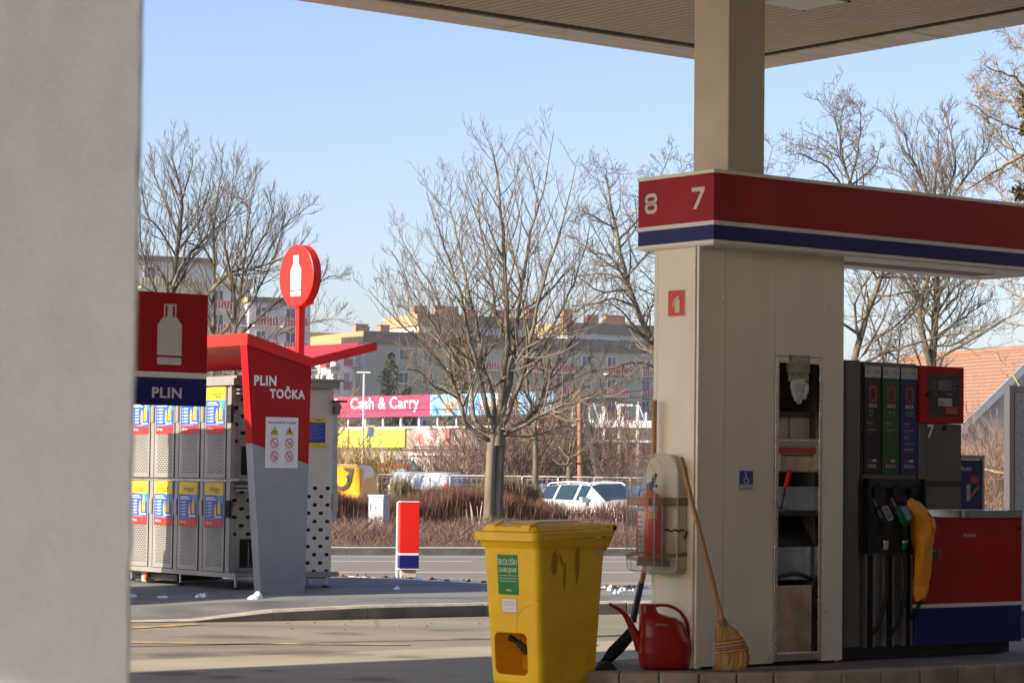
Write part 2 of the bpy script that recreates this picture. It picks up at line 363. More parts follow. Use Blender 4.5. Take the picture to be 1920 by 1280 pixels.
for P_ in (((245, 1232), (420, 1229), (640, 1224), (915, 1215)), ((700, 1160), (706, 1172), (704, 1180))):
    for i in range(len(P_) - 1):
        A_, B_ = gp(*P_[i]), gp(*P_[i + 1]); n = 10; prev = None
        for j in range(n + 1):
            p = A_.lerp(B_, j / n) + Vector((rs_.uniform(-.02, .02), rs_.uniform(-.03, .03), .0135))
            if prev is not None:
                d = (p - prev).normalized(); q = Vector((-d.y, d.x, 0)) * .008; b.add([prev - q, p - q, p + q, prev + q], [(0, 1, 2, 3)], SEAM)
            prev = p
solo(b, 'forecourt_stains', 'faint oil stains and cracks on the forecourt', kind='structure')
clumps('snow_clump', '', [(262, 1121, 60, 18, .07, 'long heap of melting snow beside the white wall edge'), (312, 1121, 50, 10, .08, 'low streak of snow in front of the gas rack leg'),
    (388, 1119, 32, 17, .1, 'knob of snow in front of the third cabinet column'), (492, 1120, 50, 12, .12, 'snow at the foot of the grey kiosk fin'), (752, 1104, 30, 8, .12, 'small lump of snow on the platform below the marker post'),
    (1150, 1110, 26, 17, .1, 'blue shaded lump of snow right beside the bin'), (1158, 1112, 18, 10, .12, 'small white ball of snow next to the bin'), (1172, 1111, 22, 13, .12, 'white snow lump left of the shovel handle'), (1190, 1110, 26, 12, .1, 'snow lump just left of the shovel shaft')], 'melting snow lumps')
b = MB()
for i in range(170):
    t = rnd.random(); x = -1.9 + 4.6 * t; yb = 28.6 + (x + 1.94) * -.83 if x < -.25 else 27.2 - (x + .25) * .45
    x += rnd.uniform(-.1, .1); y = yb + rnd.uniform(0.0, .7); z = ZP * (1 - (y - yb) / 1.5)
    if rnd.random() < .25 + .5 * (t < .18): continue
    b.loft(blob((x, y, z), rnd.uniform(.03, .13), rnd.uniform(.03, .1), rnd.uniform(.015, .045), SNOW, i, 7), SNOW)
solo(b, 'snow', 'patches of melting snow on the verge', kind='stuff')
LEAF = mk('dead_leaf', (0.22, 0.11, 0.05), .9, var=.3, vs_=3)
b = MB()
for i in range(260):
    x = rnd.uniform(-2.2, 3.5); yb = 28.7 + (x + 1.94) * -.83 if x < -.25 else 27.3 - (x + .25) * .45; y = yb + rnd.uniform(-.1, 1.0); z = ZP * (1 - max(0, y - yb) / 1.5) + .01
    s_ = rnd.uniform(.015, .045); t = rnd.uniform(0, 6.28); c, q = math.cos(t) * s_, math.sin(t) * s_
    b.add([(x - c, y - q, z), (x + q, y - c, z + rnd.uniform(0, .04)), (x + c, y + q, z), (x - q, y + c, z + rnd.uniform(0, .03))], [(0, 1, 2, 3)], LEAF)
for i in range(16):
    p = gp(rnd.uniform(300, 1180), rnd.uniform(1166, 1185)); s_ = rnd.uniform(.008, .018); t = rnd.uniform(0, 6)
    b.add([(p.x - s_, p.y, .012), (p.x, p.y - s_, .02), (p.x + s_, p.y, .012), (p.x, p.y + s_, .03)], [(0, 1, 2, 3)], LEAF)
solo(b, 'fallen_leaves', 'dead leaves on verge and forecourt', kind='stuff')
# ================================================================== the near wall, canopy, shop
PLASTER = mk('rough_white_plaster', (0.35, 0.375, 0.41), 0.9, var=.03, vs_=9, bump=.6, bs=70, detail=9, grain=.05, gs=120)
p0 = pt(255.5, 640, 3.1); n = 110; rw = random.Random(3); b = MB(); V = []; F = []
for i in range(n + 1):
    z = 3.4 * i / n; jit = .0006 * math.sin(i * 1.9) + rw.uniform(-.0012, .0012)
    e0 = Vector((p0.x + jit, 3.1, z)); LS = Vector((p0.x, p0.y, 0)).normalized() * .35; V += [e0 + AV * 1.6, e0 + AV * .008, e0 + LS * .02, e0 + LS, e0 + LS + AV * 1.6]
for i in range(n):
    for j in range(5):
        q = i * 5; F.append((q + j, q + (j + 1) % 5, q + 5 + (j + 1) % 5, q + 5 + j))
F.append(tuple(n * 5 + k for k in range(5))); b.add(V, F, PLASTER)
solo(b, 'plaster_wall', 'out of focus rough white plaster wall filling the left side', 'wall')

SLAT = mk('ceiling_slat_paint', (0.50, 0.43, 0.34), 0.5, var=.05, vs_=1.5)
SLATG = mk('ceiling_gap', (0.05, 0.032, 0.022), 0.9)
TRIM = mk('canopy_edge_paint', (0.66, 0.6, 0.54), 0.5, var=.12, vs_=2.0, stretch=(.6, 4, 1))
CZ = 4.95; CA1, CB1, CA0, CB0 = 16.25, 15.4, -6.5, -6.4
can = gthing('canopy', 'large flat station canopy with slatted underside overhead', 'canopy', 0, 0, 0)
b = MB(); b.box(CB0, CB1, CA0, CA1, CZ + .06, CZ + .9, WHITE); b.build('canopy_deck', can)
b = MB(); e = .42
b.box(CB0, CB1 + .003, CA1 - e, CA1 + .003, CZ, CZ + .055, TRIM); b.box(CB1 - e, CB1 + .003, CA0, CA1 - e - .002, CZ, CZ + .055, TRIM)
b.box(CB0, CB0 + e, CA0, CA1 - e - .002, CZ, CZ + .055, TRIM); b.box(CB0 + e + .002, CB1 - e - .002, CA0, CA0 + e, CZ, CZ + .055, TRIM)
b.box(CB0, CB1 - e - .09, CA1 - e - .09, CA1 - e - .003, CZ + .012, CZ + .05, SLATG); b.box(CB1 - e - .09, CB1 - e - .003, CA0, CA1 - e - .003, CZ + .013, CZ + .051, SLATG)
for k in range(12): b.box(CB1 - 3 - k * 2.2, CB1 - 2.994 - k * 2.2, CA1 - e, CA1 - .01, CZ - .0015, CZ, SLATG)
for k in range(8): b.box(CB1 - e, CB1 - .01, CA1 - 2.2 - k * 2.2, CA1 - 2.194 - k * 2.2, CZ - .0015, CZ, SLATG)
b.build('edge_trim', can)
b = MB(); x = CB1 - e - .1
while x > 2.5:
    b.box(x - .069, x, CA0 + e + .01, CA1 - e - .1, CZ + .016, CZ + .034, SLAT); x -= .088
b.box(CB0 + e + .01, x, CA0 + e + .01, CA1 - e - .1, CZ + .022, CZ + .034, SLAT)
b.box(CB0 + e, CB1 - e, CA0 + e, CA1 - e, CZ + .05, CZ + .058, SLATG)
b.build('ceiling_slats', can)
# flush ceiling floodlight, partly in frame
c = gp(1507, 19, CZ); c = c - AV * .3 - BV * .3
loc = AV.dot(c), BV.dot(c)
b = MB()
lg = mk('lamp_glass', (0.5, 0.52, 0.48), 0.15, 0, trans=.0)
b.box(loc[1] - .26, loc[1] + .26, loc[0] - .26, loc[0] + .26, CZ - .012, CZ + .02, STEEL)
b.box(loc[1] - .235, loc[1] + .235, loc[0] - .235, loc[0] + .235, CZ - .022, CZ - .013, lg)
for sx in (-1, 1):
    for sy in (-1, 1): b.lathe([(.012, 0), (.012, .012)], BLACKP, (loc[1] + sx * .245, loc[0] + sy * .245, CZ - .026), sides=8)
b.build('ceiling_lamp', can)
# unseen shop building added behind the camera to darken the pump fronts
SHOPW = mk('shop_wall_render', (0.36, 0.29, 0.22), .8, var=.1, vs_=2)
shop = gthing('unseen_shop', 'station shop with dark glass front behind the forecourt', 'building', 0, 0, 0)
b = MB(); b.box(-14, 26, -14, -6.7, 0, 4.9, SHOPW); b.box(19.5, 26, -6.699, 10, 0, 4.9, SHOPW); b.build('wall', shop)
for k in range(9):
    b = MB(); b.box(-9 + k * 3.4, -6 + k * 3.4, -6.7, -6.66, .3, 3, GLASSD); b.build('window', shop)
b = MB(); b.box(-14.2, 26.2, -14.2, -6.55, 4.901, 5.2, SHOPW); b.box(19.3, 26.2, -6.549, 10.2, 4.901, 5.2, SHOPW); b.build('roof', shop)

# ================================================================== the pump island
ISTONE = mk('island_kerb_stone', (0.36, 0.31, 0.235), 0.85, var=.2, vs_=5, bump=.4, bs=50, detail=8)
ITOP = mk('island_top_concrete', (0.2, 0.18, 0.15), 0.85, var=.2, vs_=4, bump=.3, bs=60, detail=8)
isl = gthing('pump_island', 'raised concrete pump island with pale kerb blocks under the pumps', 'pump island', 0, 0, 0)
P = [(15.2, 10.62), (12.5, 10.66), (10.92, 10.78), (10.5, 10.93), (10.07, 11.12), (9.68, 11.40), (9.55, 11.62), (9.6, 11.95), (9.9, 12.2), (10.4, 12.32), (15.2, 12.4)]
b = MB(); inn = []
for i, p in enumerate(P):
    a_, c_ = Vector(P[max(i - 1, 0)]), Vector(P[min(i + 1, len(P) - 1)]); t = (c_ - a_).normalized(); inn.append((p[0] + t.y * .14, p[1] - t.x * .14))
b.prism(inn[::-1], None, ITOP, 'z', .008, .143); o = b.build('island_top', isl); fix_normals(o)
b = MB()
for i in range(len(P) - 1):
    A_, B_ = Vector(P[i]), Vector(P[i + 1]); A2, B2 = Vector(inn[i]), Vector(inn[i + 1]); n = max(1, round((B_ - A_).length / (.3 if 0 < i < 9 else 1.6)))
    for j in range(n):
        s0, s1 = j / n + .003 / (B_ - A_).length, (j + 1) / n - .003 / (B_ - A_).length
        q = [A_.lerp(B_, s0), A_.lerp(B_, s1), A2.lerp(B2, s1), A2.lerp(B2, s0)]
        b.prism([tuple(v) for v in q][::-1], None, ISTONE, 'z', .009, .15)
o = b.build('kerb_block', isl, bevel=.012); fix_normals(o)

ZI = .15
FA, FB0 = 11.389, 10.28       # front plane, end plane of the clad column
cl = gthing('clad_column', 'tall cream metal clad column with service niche at the end of the pump island', 'column', FA, FB0, 0)
W = bq(1583, FA) - FB0; DP = .415; ZT = 2.745
b = MB()
b.box(0, .03, .035, DP - .035, ZI, ZT, CREAM)                                   # end face
b.box(0.012, .05, .004, .032, ZI, ZT, CREAMD); b.box(.0, .028, .0, .018, ZI, ZT, CREAM)
b.box(.03, .05, .035, DP - .01, ZI, ZT, CREAMD)
b.box(0, W, DP - .033, DP, ZI, ZT, CREAM)                                       # back
nb0, nb1 = bq(1455, FA) - FB0, bq(1543, FA) - FB0
zt = pt(1455, 668, 15.75).z
s1 = bq(1360, FA) - FB0
b.box(.032, s1 - .002, 0, .03, ZI + .01, ZT, CREAM)
b.box(s1 + .002, nb0 - .001, 0.002, .03, ZI + .01, ZT, CREAM)
b.box(nb0 + .002, nb1, 0.001, .03, zt + .003, ZT, CREAM)
b.box(nb1 + .002, W, 0, .03, ZI + .01, ZT, CREAM)
b.box(W - .03, W - .001, .03, DP - .033, ZI, ZT, CREAM)
b.box(.05, nb0 - .004, .03, .04, ZI, ZT, DARKGAP)
b.box(nb1 + .004, W - .03, .03, .04, ZI, ZT, DARKGAP); b.box(nb0, nb1, .03, .04, zt + .01, ZT, DARKGAP)
b.build('cladding', cl, bevel=.002)
for px, py in ((1353, 558), (1554, 573), (1550, 1144), (1348, 1150)):
    b = MB(); q = pt(px, py, 15.3 + (px - 1310) * .0029); x = bq(px, FA) - FB0
    b.lathe([(.012, .0), (.012, -.008), (.009, -.012)], CHROME, (x, -.0005, q.z), axis='y', sides=14); b.build('panel_lock', cl)
# service niche
nz0 = ZI + .02
b = MB(); fw = .028
b.box(nb0, nb0 + fw, -.006, .03, nz0, zt, STEEL); b.box(nb1 - fw, nb1, -.006, .03, nz0, zt, STEEL)
b.box(nb0 + fw, nb1 - fw, -.006, .03, zt - .04, zt, STEEL); b.box(nb0 + fw, nb1 - fw, -.006, .03, nz0, nz0 + .05, STEEL)
fr = b.build('niche_frame', cl, bevel=.002)
NB = mk('niche_inside_dark', (0.16, 0.135, 0.11), .5, .4, var=.2, vs_=4)
b = MB(); i0, i1 = nb0 + fw, nb1 - fw
b.box(i0 - .01, i1 + .01, .25, .26, nz0, zt, NB); b.box(i0 - .01, i0 - .002, .03, .25, nz0, zt, STEEL); b.box(i1 + .002, i1 + .01, .03, .25, nz0, zt, NB)
b.build('niche_lining', cl)
def nz(y): return pt(1500, y, 15.95).z
WARMST = mk('warm_reflection_steel', (0.55, 0.43, 0.31), .24, .9, var=.3, vs_=6)  # brown tone stands for warm reflections in the niche steel
b = MB()
b.box(i0, i1, .04, .24, nz(781), nz(773), BLACKP); b.box(i0, i1, .0, .2, nz(829), nz(823), STEEL)
b.box(i0 + .06, i0 + .165, .08, .1, nz(822), nz(782), mk('paper_towel', (0.6, 0.56, 0.5), .9, var=.05)); b.box(i0 + .18, i1 - .005, .08, .1, nz(822), nz(782), MATS['paper_towel'])
b.box(i0, i0 + .05, .06, .09, nz(822), nz(782), WARMST)
b.build('towel_shelf', cl)
b = MB(); A0_, A1_ = nz(884), nz(830)
b.box(i0, i0 + .035, .01, .16, A0_, A1_, STEEL); b.box(i1 - .035, i1, .01, .16, A0_, A1_, STEEL)
b.box(i0 + .035, i1 - .035, .01, .16, A1_ - .075, A1_, STEEL)
b.box(i0 + .035, i1 - .035, .05, .16, A0_, A0_ + .1, WARMST)
f = Fr((i0, .01, A0_), (1, 0, 0), (0, 0, 1)); H = A1_ - A0_
b.drect(f, .01, H - .072, i1 - i0 - .015, H - .03, mk('red_label', (0.45, 0.03, 0.03), .5)); b.drect(f, .01, H - .028, i1 - i0 - .015, H - .010, mk('grey_label', (.35, .33, .3), .5))
b.build('towel_dispenser', cl)
b = MB()
BUCK = mk('bucket_blue_steel', (0.28, 0.38, 0.48), .12, .8, var=.4, vs_=5, stretch=(1, 1, .5))
b.box(i0, i1 - .0, .03, .2, nz(958), nz(912), BUCK); b.box(i0, i1, .02, .22, nz(966), nz(959), BLACKP)
b.tube([(i0 + .01, .02, nz(952)), (i0 + .1, .01, nz(950)), (i0 + .1, .02, nz(956)), (i1 - .01, .02, nz(957))], .003, BLACKP, 6)
b.build('water_bucket', cl)
b = MB(); b.prism([(.03, nz(1022)), (.23, nz(1022)), (.23, nz(968)), (.18, nz(968))], None, mk('dark_brown_steel', (.05, .035, .025), .35, .6, var=.3), 'x', i0, i1)
b.build('waste_flap', cl)
b = MB(); b.box(i0, i1, .05, .06, nz(1085), nz(1024), BUCK)
DARKM = MATS['dark_window_glass']
b.loft([[Vector((i0 + (i1 - i0) * t, .045 + dy, nz(1088 - 14 * math.sin(t * 3.0) + dz)))  for dy, dz in ((0, 4), (0, -4), (.02, -4), (.02, 4))] for t in [k / 8 for k in range(9)]], BLACKP)
b.build('waste_bag', cl)
b = MB(); b.box(i0, i1 - .035, .02, .03, nz0 + .05, nz(1096), WARMST); b.build('waste_door', cl, bevel=.002)
b = MB(); q0 = pt(1465, 952, 15.75); q1 = pt(1480, 884, 15.68)
def loc_cl(p): return Vector((BV.dot(p) - FB0, AV.dot(p) - FA, p.z))
b.tube([loc_cl(pt(1464, 955, 15.72)), loc_cl(pt(1473, 910, 15.6))], .006, BLACKP, 8)
b.tube([loc_cl(pt(1473, 912, 15.6)), loc_cl(pt(1481, 882, 15.55))], .0135, mk('red_grip', (.75, .02, .015), .35), 10)
b.box(loc_cl(pt(1462, 955, 15.72)).x - .02, loc_cl(pt(1462, 955, 15.72)).x + .1, -.0, .05, nz(962), nz(957), BLACKP)
w_ = b.build('squeegee', None); w_.location = G(FA, FB0, 0); w_.rotation_euler = (0, 0, PHI); tag(w_, 'window squeegee with bright red grip standing in the niche bucket', 'squeegee')
# disposable gloves hanging at the top of the niche
b = MB(); GL = mk('clear_glove_plastic', (0.62, 0.62, 0.64), .35, 0, var=.1, vs_=15)
gb = loc_cl(pt(1500, 690, 15.75)); gx = (i0 + i1) / 2
b.box(gx - .09, gx + .085, -.012, .02, nz(700), nz(668), mk('clear_bag_header', (.32, .30, .22), .3, var=.3, vs_=20))
b.box(gx - .085, gx + .085, .0, .012, nz(716), nz(698), MATS['clear_bag_header'])
for (cx, cy, ww, hh) in ((1492, 725, 17, 26), (1510, 722, 16, 26), (1504, 748, 9, 18), (1493, 745, 8, 14), (1518, 742, 9, 14), (1525, 728, 7, 22), (1487, 738, 7, 12), (1500, 735, 14, 14)):
    q = loc_cl(pt(cx, cy, 15.8)); s_ = 15.8 / FPX
    b.loft([[Vector((q.x + ww * s_ * 1.0 * math.cos(t) * r_, -.005 + .02 * math.sin(t) * r_ + .004 * math.sin(cx), q.z + hh * s_ * h_)) for t in [2 * math.pi * k / 8 for k in range(8)]] for h_, r_ in ((-.5, .2), (-.42, .62), (-.1, .8), (.3, .75), (.5, .5))], GL)
w_ = b.build('glove_bunch', None); w_.location = G(FA, FB0, 0); w_.rotation_euler = (0, 0, PHI); tag(w_, 'bunch of white disposable gloves hanging in the niche', 'gloves')

# fire and wheelchair signs
def icon_ext(b, f, cx, cy, s, m, l):
    b.dpoly(f, rrect(cx - .16 * s, cy - .5 * s, cx + .2 * s, cy + .2 * s, .08 * s), m, l); b.drect(f, cx - .04 * s, cy + .18 * s, cx + .08 * s, cy + .34 * s, m, l)
    b.dline(f, cx + .02 * s, cy + .34 * s, cx - .2 * s, cy + .2 * s, .06 * s, m, l); b.dline(f, cx - .2 * s, cy + .24 * s, cx - .32 * s, cy - .2 * s, .07 * s, m, l); b.dline(f, cx, cy + .36 * s, cx + .2 * s, cy + .3 * s, .05 * s, m, l)
fs = gthing('fire_sign', 'small red fire extinguisher pictogram plate on the cream column', 'sign', FA, FB0)
LUM = mk('pale_green_sign_print', (.62, .66, .42), .5)
zc = pt(1265, 567, 15.4).z; q = pt(1265, 567, 15.45); ya = AV.dot(q) - FA
b = MB(); f = Fr((-.0005, ya, zc), (0, -1, 0), (0, 0, 1))
b.prism(rrect(ya - .079, zc - .083, ya + .079, zc + .083, .012), None, LUM, 'x', -.004, -.0005); f = Fr((-.004, ya, zc), (0, -1, 0), (0, 0, 1))
b.dpoly(f, rrect(-.074, -.078, .074, .078, .01), mk('signal_red', (.75, .03, .02), .45)); icon_ext(b, f, .01, .0, .12, LUM, 2); b.build('sign_plate', fs)
ws = gthing('wheelchair_sign', 'small blue and white wheelchair sticker on the front of the cream column', 'sign', FA, FB0)
zc = pt(1401, 900, 15.5).z; x0, x1 = bq(1387, FA) - FB0, bq(1416, FA) - FB0; b = MB(); f = Fr((0, .0015, 0), (1, 0, 0), (0, 0, 1))
b.drect(f, x0, zc - .066, x1, zc + .066, LETTER, 1); b.drect(f, x0 + .008, zc - .058, x1 - .008, zc + .058, mk('sign_blue', (.03, .08, .3), .5), 2); b.drect(f, x0 + .011, zc - .055, x1 - .011, zc - .026, LETTER, 3)
for k in range(3): b.drect(f, x0 + .02, zc - .05 + k * .008, x1 - .02, zc - .047 + k * .008, MATS['sign_blue'], 4)
cx = (x0 + x1) / 2
b.dring(f, cx - .003, zc - .001, .016, .021, LETTER, 4, 120, 400); b.ddisc(f, cx - .008, zc + .045, .006, LETTER, 4); b.dline(f, cx - .007, zc + .036, cx - .003, zc + .01, .007, LETTER, 4)
b.dline(f, cx - .004, zc + .012, cx + .013, zc + .01, .006, LETTER, 4); b.dline(f, cx + .012, zc + .011, cx + .022, zc - .012, .006, LETTER, 4); b.build('sign_plate', ws)

# fascia band over the island
fb = gthing('fascia_band', 'red white and blue band with pump numbers 8 and 7 above the island', 'fascia', 0, 0)
fa0, fa1, fb0, fb1 = 11.222, 11.925, 10.245, 13.43
zb, zw = 2.745, 2.74
ztop = pt(1340, 324, 15.16).z
zr = pt(1340, 413, 15.16).z; zw2 = pt(1340, 421, 15.16).z; zbl = pt(1340, 449, 15.16).z
b = MB(); b.box(fb0, fb1, fa0, fa1, zr, ztop, RED); b.box(fb0, fb1, fa0, fa1, zw2, zr - .0005, WHITE); b.box(fb0, fb1, fa0, fa1, zbl, zw2 - .0005, BLUE); b.build('colour_band', fb)
b = MB(); b.box(fb0 - .006, fb1 + .006, fa0 - .006, fa1 + .006, ztop + .001, ztop + .022, CREAM)
b.box(fb0 - .008, fb1 + .008, fa0 - .008, fa1 + .008, zbl - .022, zbl - .001, CREAM); b.build('edge_rail', fb)
b = MB(); b.box(fb0 + .006, fb1 - .006, fa0 + .006, fa1 - .006, zbl - .03, zbl - .0225, WHITE)
for x in (12.1, 12.9, 13.3):
    for y in (fa0 + .12, fa1 - .1): b.box(x - .006, x + .006, y - .006, y + .006, zbl - .032, zbl - .03, DARKGAP)
x = 11.4
while x < 13.1: b.box(x, x + .016, fa0 + .28, fa0 + .48, zbl - .033, zbl - .03, mk('lamp_grille', (.25, .23, .17), .5)); x += .026
b.build('soffit', fb)
b = MB(); f = Fr((fb0, fa1, 0), (0, -1, 0), (0, 0, 1))
def glyph8(x, z, h, w2): # rounded square 8 as in the photo
    t = h * .17
    for zz, hh in ((z, h * .56), (z + h * .5 - t * .45, h * .53)):
        o_ = rrect(x, zz, x + w2, zz + hh, w2 * .33, 5); i_ = rrect(x + t, zz + t, x + w2 - t, zz + hh - t, w2 * .16, 5)
        n = len(o_); V = [f.p(*q, 2) for q in o_] + [f.p(*q, 2) for q in i_]; b.add(V, [(k, (k + 1) % n, n + (k + 1) % n, n + k) for k in range(n)], NUM)
NUM = mk('number_cream', (.68, .66, .6), .5)
Wd = fa1 - fa0
z8 = pt(1222, 401, 15.6).z; h8 = .132
glyph8(.068, z8, h8, .115); b.build('pump_number', fb); b = MB()
z7 = z8 + .0; x7 = .505
b.dpoly(f, [(x7, z7 + h8), (x7, z7 + h8 - .026), (x7 + .082, z7 + h8 - .026), (x7 + .012, z7), (x7 + .045, z7), (x7 + .116, z7 + h8 - .022), (x7 + .116, z7 + h8)], NUM, 2)
b.build('pump_number', fb)
# upper column
uc = gthing('support_column', 'square grey beige column rising from the fascia to the canopy', 'column', 0, 0)
COLP = mk('column_paint', (0.60, 0.54, 0.42), .5, var=.06, vs_=3, bump=.04, bs=200)
b = MB(); b.box(10.56, 10.87, 11.44, 11.765, ztop + .023, CZ + .02, COLP); b.build('shaft', uc, bevel=.006)
b = MB(); b.box(10.58, 10.85, 11.46, 11.745, ZI, ztop, COLP); b.build('core', uc)
# ================================================================== fuel pump 7
PA, PB = 11.42, 11.545
pump = gthing('fuel_pump', 'dark grey fuel pump number 7 with three hoses and red display', 'fuel pump', PA, PB)
def xb(px): return bq(px, PA) - PB
def zq(px, py): # height on the front plane of the pump
    k = (px - 960) / FPX; b_ = bq(px, PA); Y = PA * AV.y + b_ * BV.y; return pt(px, py, Y).z
PD = .44; ZP1 = zq(1600, 675)
PG2 = mk('pump_grey_dark', (0.16, 0.155, 0.14), 0.4, 0.2, var=.08, vs_=3)
b = MB(); xe = xb(1622)
b.prism(rrect(.0, .0, xe, PD, .06, 5), None, PUMPG, 'z', .235, ZP1)
b.build('side_post', pump)
b = MB(); x3 = xb(1724)
b.box(xe + .002, x3, .02, PD - .02, zq(1670, 1040) + .03, ZP1 - .003, PUMPG)
b.box(xe + .002, x3, .05, PD - .02, .225, zq(1670, 1040) + .028, PG2); b.build('body', pump, bevel=.004)
pz0, pz1 = zq(1640, 888), zq(1640, 686)
STR = [(1623, 1654, 'black', mk('strip_black', (.012, .012, .014), .3)), (1657, 1689, 'green', mk('strip_green', (.008, .085, .018), .3)), (1691, 1723, 'blue', mk('strip_blue', (.012, .028, .13), .3))]
QR_ = mk('emblem_red', (.30, .03, .018), .4); GREYT = mk('grey_print', (.25, .25, .25), .5); WPR = mk('white_print', (.45, .45, .45), .5)
for k, (p0_, p1_, nm, m) in enumerate(STR):
    x0, x1 = xb(p0_) + .004, xb(p1_); wd = x1 - x0; b = MB(); b.box(x0, x1, .006, .02, pz0, pz1, m); f = Fr((x0, .006, pz0), (1, 0, 0), (0, 0, 1)); H = pz1 - pz0
    b.drect(f, 0, H - .075, wd, H, mk('panel_label_white', (.52, .52, .50), .5), 1); b.dring(f, wd * .2, H - .037, .012, .015, GREYT, 2); b.drect(f, wd * .12, H - .040, wd * .28, H - .034, GREYT, 2); b.drect(f, wd * .55, H - .03, wd * .9, H - .026, GREYT, 2); b.drect(f, wd * .6, H - .045, wd * .9, H - .036, GREYT, 2)
    o_ = rrect(wd * .24, H - .235, wd * .76, H - .125, .028, 5); i_ = rrect(wd * .37, H - .215, wd * .63, H - .145, .015, 5); n = len(o_)
    b.add([f.p(*q, 2) for q in o_] + [f.p(*q, 2) for q in i_], [(j, (j + 1) % n, n + (j + 1) % n, n + j) for j in range(n)], QR_)
    b.dtext(f, 'MAX', wd * .27, H - .27, wd * .5, .028, WPR, 2, .03); t = ['D', '95', '100'][k]; b.dtext(f, t, wd * .3, H - .325, wd * (.22 if k == 0 else .45), .04, GREYT, 2, .0)
    lines = [['MILJE', 'ČISTI MOTOR'], ['MILJE', 'ČISTI MOTOR'], ['MILJE', 'ČISTI MOTOR', 'MOČ', 'ODLIČNO', 'PREMIUM']][k]
    for j, t in enumerate(lines): b.drect(f, wd * .08, H - .372 - j * .042, wd * .11, H - .367 - j * .042, WPR, 2); b.dtext(f, t, wd * .2, H - .376 - j * .042, wd * (.32 if len(t) < 7 else .55), .012, WPR, 2); b.drect(f, wd * .2, H - .388 - j * .042, wd * .5, H - .385 - j * .042, GREYT, 2)
    b.drect(f, wd * .22, .078, wd * .48, .092, QR_, 2); b.dtext(f, 'net', wd * .5, .078, wd * .24, .02, LETTER, 2)
    b.dtext(f, ['DIESEL', 'BENCIN', 'BENCIN'][k], wd * .2, .04, wd * .56, .022, WPR, 2)
    b.build('grade_panel', pump, label=nm + ' fuel grade panel')
# nozzle bay
nz1_, nz0_ = zq(1670, 897), zq(1670, 1036)
b = MB(); xa_, xb_ = xe + .004, xb(1728)
b.box(xa_, xb_, -.03, .02, nz1_ - .06, nz1_, BLACKP); b.box(xa_, xb_, .0, .019, nz0_, nz1_ - .06, BLACKP)
b.box(xa_, xa_ + .012, -.05, .0, nz0_, nz1_, BLACKP); b.box(xb_ - .012, xb_, -.05, .0, nz0_, nz1_, BLACKP)
NX = [xb(1642), xb(1678), xb(1712)]
for x in NX:
    b.prism([(x + .04 * math.cos(R(t)), nz1_ - .075 + .05 * math.sin(R(t))) for t in range(0, 360, 30)], None, DARKGAP, 'y', -.033, -.029)
b.build('nozzle_bay', pump)
# hose channels
b = MB()
cz1, cz0 = zq(1670, 1040), zq(1670, 1212)
for p0_, p1_ in ((1631, 1646), (1667, 1682), (1703, 1716)):
    b.box(xb(p0_) + .004, xb(p1_), .03, .049, cz0, cz1, DARKGAP); b.box(xb(p0_), xb(p0_) + .006, .015, .05, cz0, cz1, GALVL); b.box(xb(p1_), xb(p1_) + .006, .015, .05, cz0, cz1, GALVL)
b.build('hose_channel', pump)
b = MB(); b.box(-.0 + .02, xb(1905), .05, PD - .03, ZI, .232, BLACKP); b.build('plinth', pump)
# display head
hx0, hx1 = xb(1724) + .004, xb(1806); hz0, hz1 = zq(1765, 793), zq(1765, 687)
b = MB(); b.box(hx0, hx1, -.012, PD - .01, hz0, hz1, RED); f = Fr((hx0, -.012, hz0), (1, 0, 0), (0, 0, 1)); H = hz1 - hz0; wd = hx1 - hx0
b.drect(f, wd * .19, H * .13, wd * .9, H * .86, SBLACK, 1); b.drect(f, wd * .4, H * .58, wd * .7, H * .75, mk('lcd_grey', (.16, .17, .14), .3), 2)
b.dtext(f, '0.00', wd * .5, H * .69, wd * .18, .014, SBLACK, 3); b.dtext(f, '0.00', wd * .5, H * .61, wd * .18, .014, SBLACK, 3)
for x, y, t in ((.25, .70, 'EUR'), (.25, .62, 'LITROV'), (.72, .69, 'EUR'), (.72, .61, 'LIT'), (.28, .5, 'CENA')): b.dtext(f, t, wd * x, H * y, wd * .1, .01, GREYT, 3)
b.drect(f, wd * .6, H * .49, wd * .72, H * .53, MATS['lcd_grey'], 2)
b.drect(f, wd * .4, H * .3, wd * .72, H * .44, mk('notice_cream', (.5, .44, .36), .5), 2); b.drect(f, wd * .41, H * .32, wd * .52, H * .39, mk('notice_green', (.2, .35, .25), .5), 3); b.drect(f, wd * .24, H * .34, wd * .34, H * .37, QR_, 2)
b.drect(f, wd * .56, H * .16, wd * .86, H * .29, mk('notice_red', (.45, .03, .03), .5), 2)
for k in range(3): b.drect(f, wd * .6, H * (.19 + .03 * k), wd * .82, H * (.197 + .03 * k), mk('pale_red', (.6, .25, .2), .5), 3)
o = b.build('display_head', pump, bevel=.004)
b = MB(); b.lathe([(.014, -.012), (.014, -.03), (.009, -.034)], BLACKP, (hx0 + wd * .16, 0, zq(1736, 738)), axis='y', sides=14); b.build('display_lock', pump)
b = MB(); bz0 = zq(1765, 955)
b.box(hx0, hx1 - .006, .004, PD - .02, bz0 + .001, hz0 - .004, PUMPG); b.box(hx0 + wd * .18, hx0 + wd * .182, .002, .004, bz0, hz0 - .004, DARKGAP)
z9 = zq(1765, 900); b.box(hx0 + .01, hx1 - .01, .001, .004, z9 - .045, z9, mk('smoked_window', (.05, .045, .04), .12)); b.box(hx0 + .01, hx1 - .01, .0, .004, z9 + .001, z9 + .008, PG2); b.box(hx0 + .01, hx1 - .01, .0, .004, z9 - .054, z9 - .046, PG2)
f = Fr((0, .004, 0), (1, 0, 0), (0, 0, 1)); z7 = zq(1748, 821); h7 = .092; x7 = xb(1741)
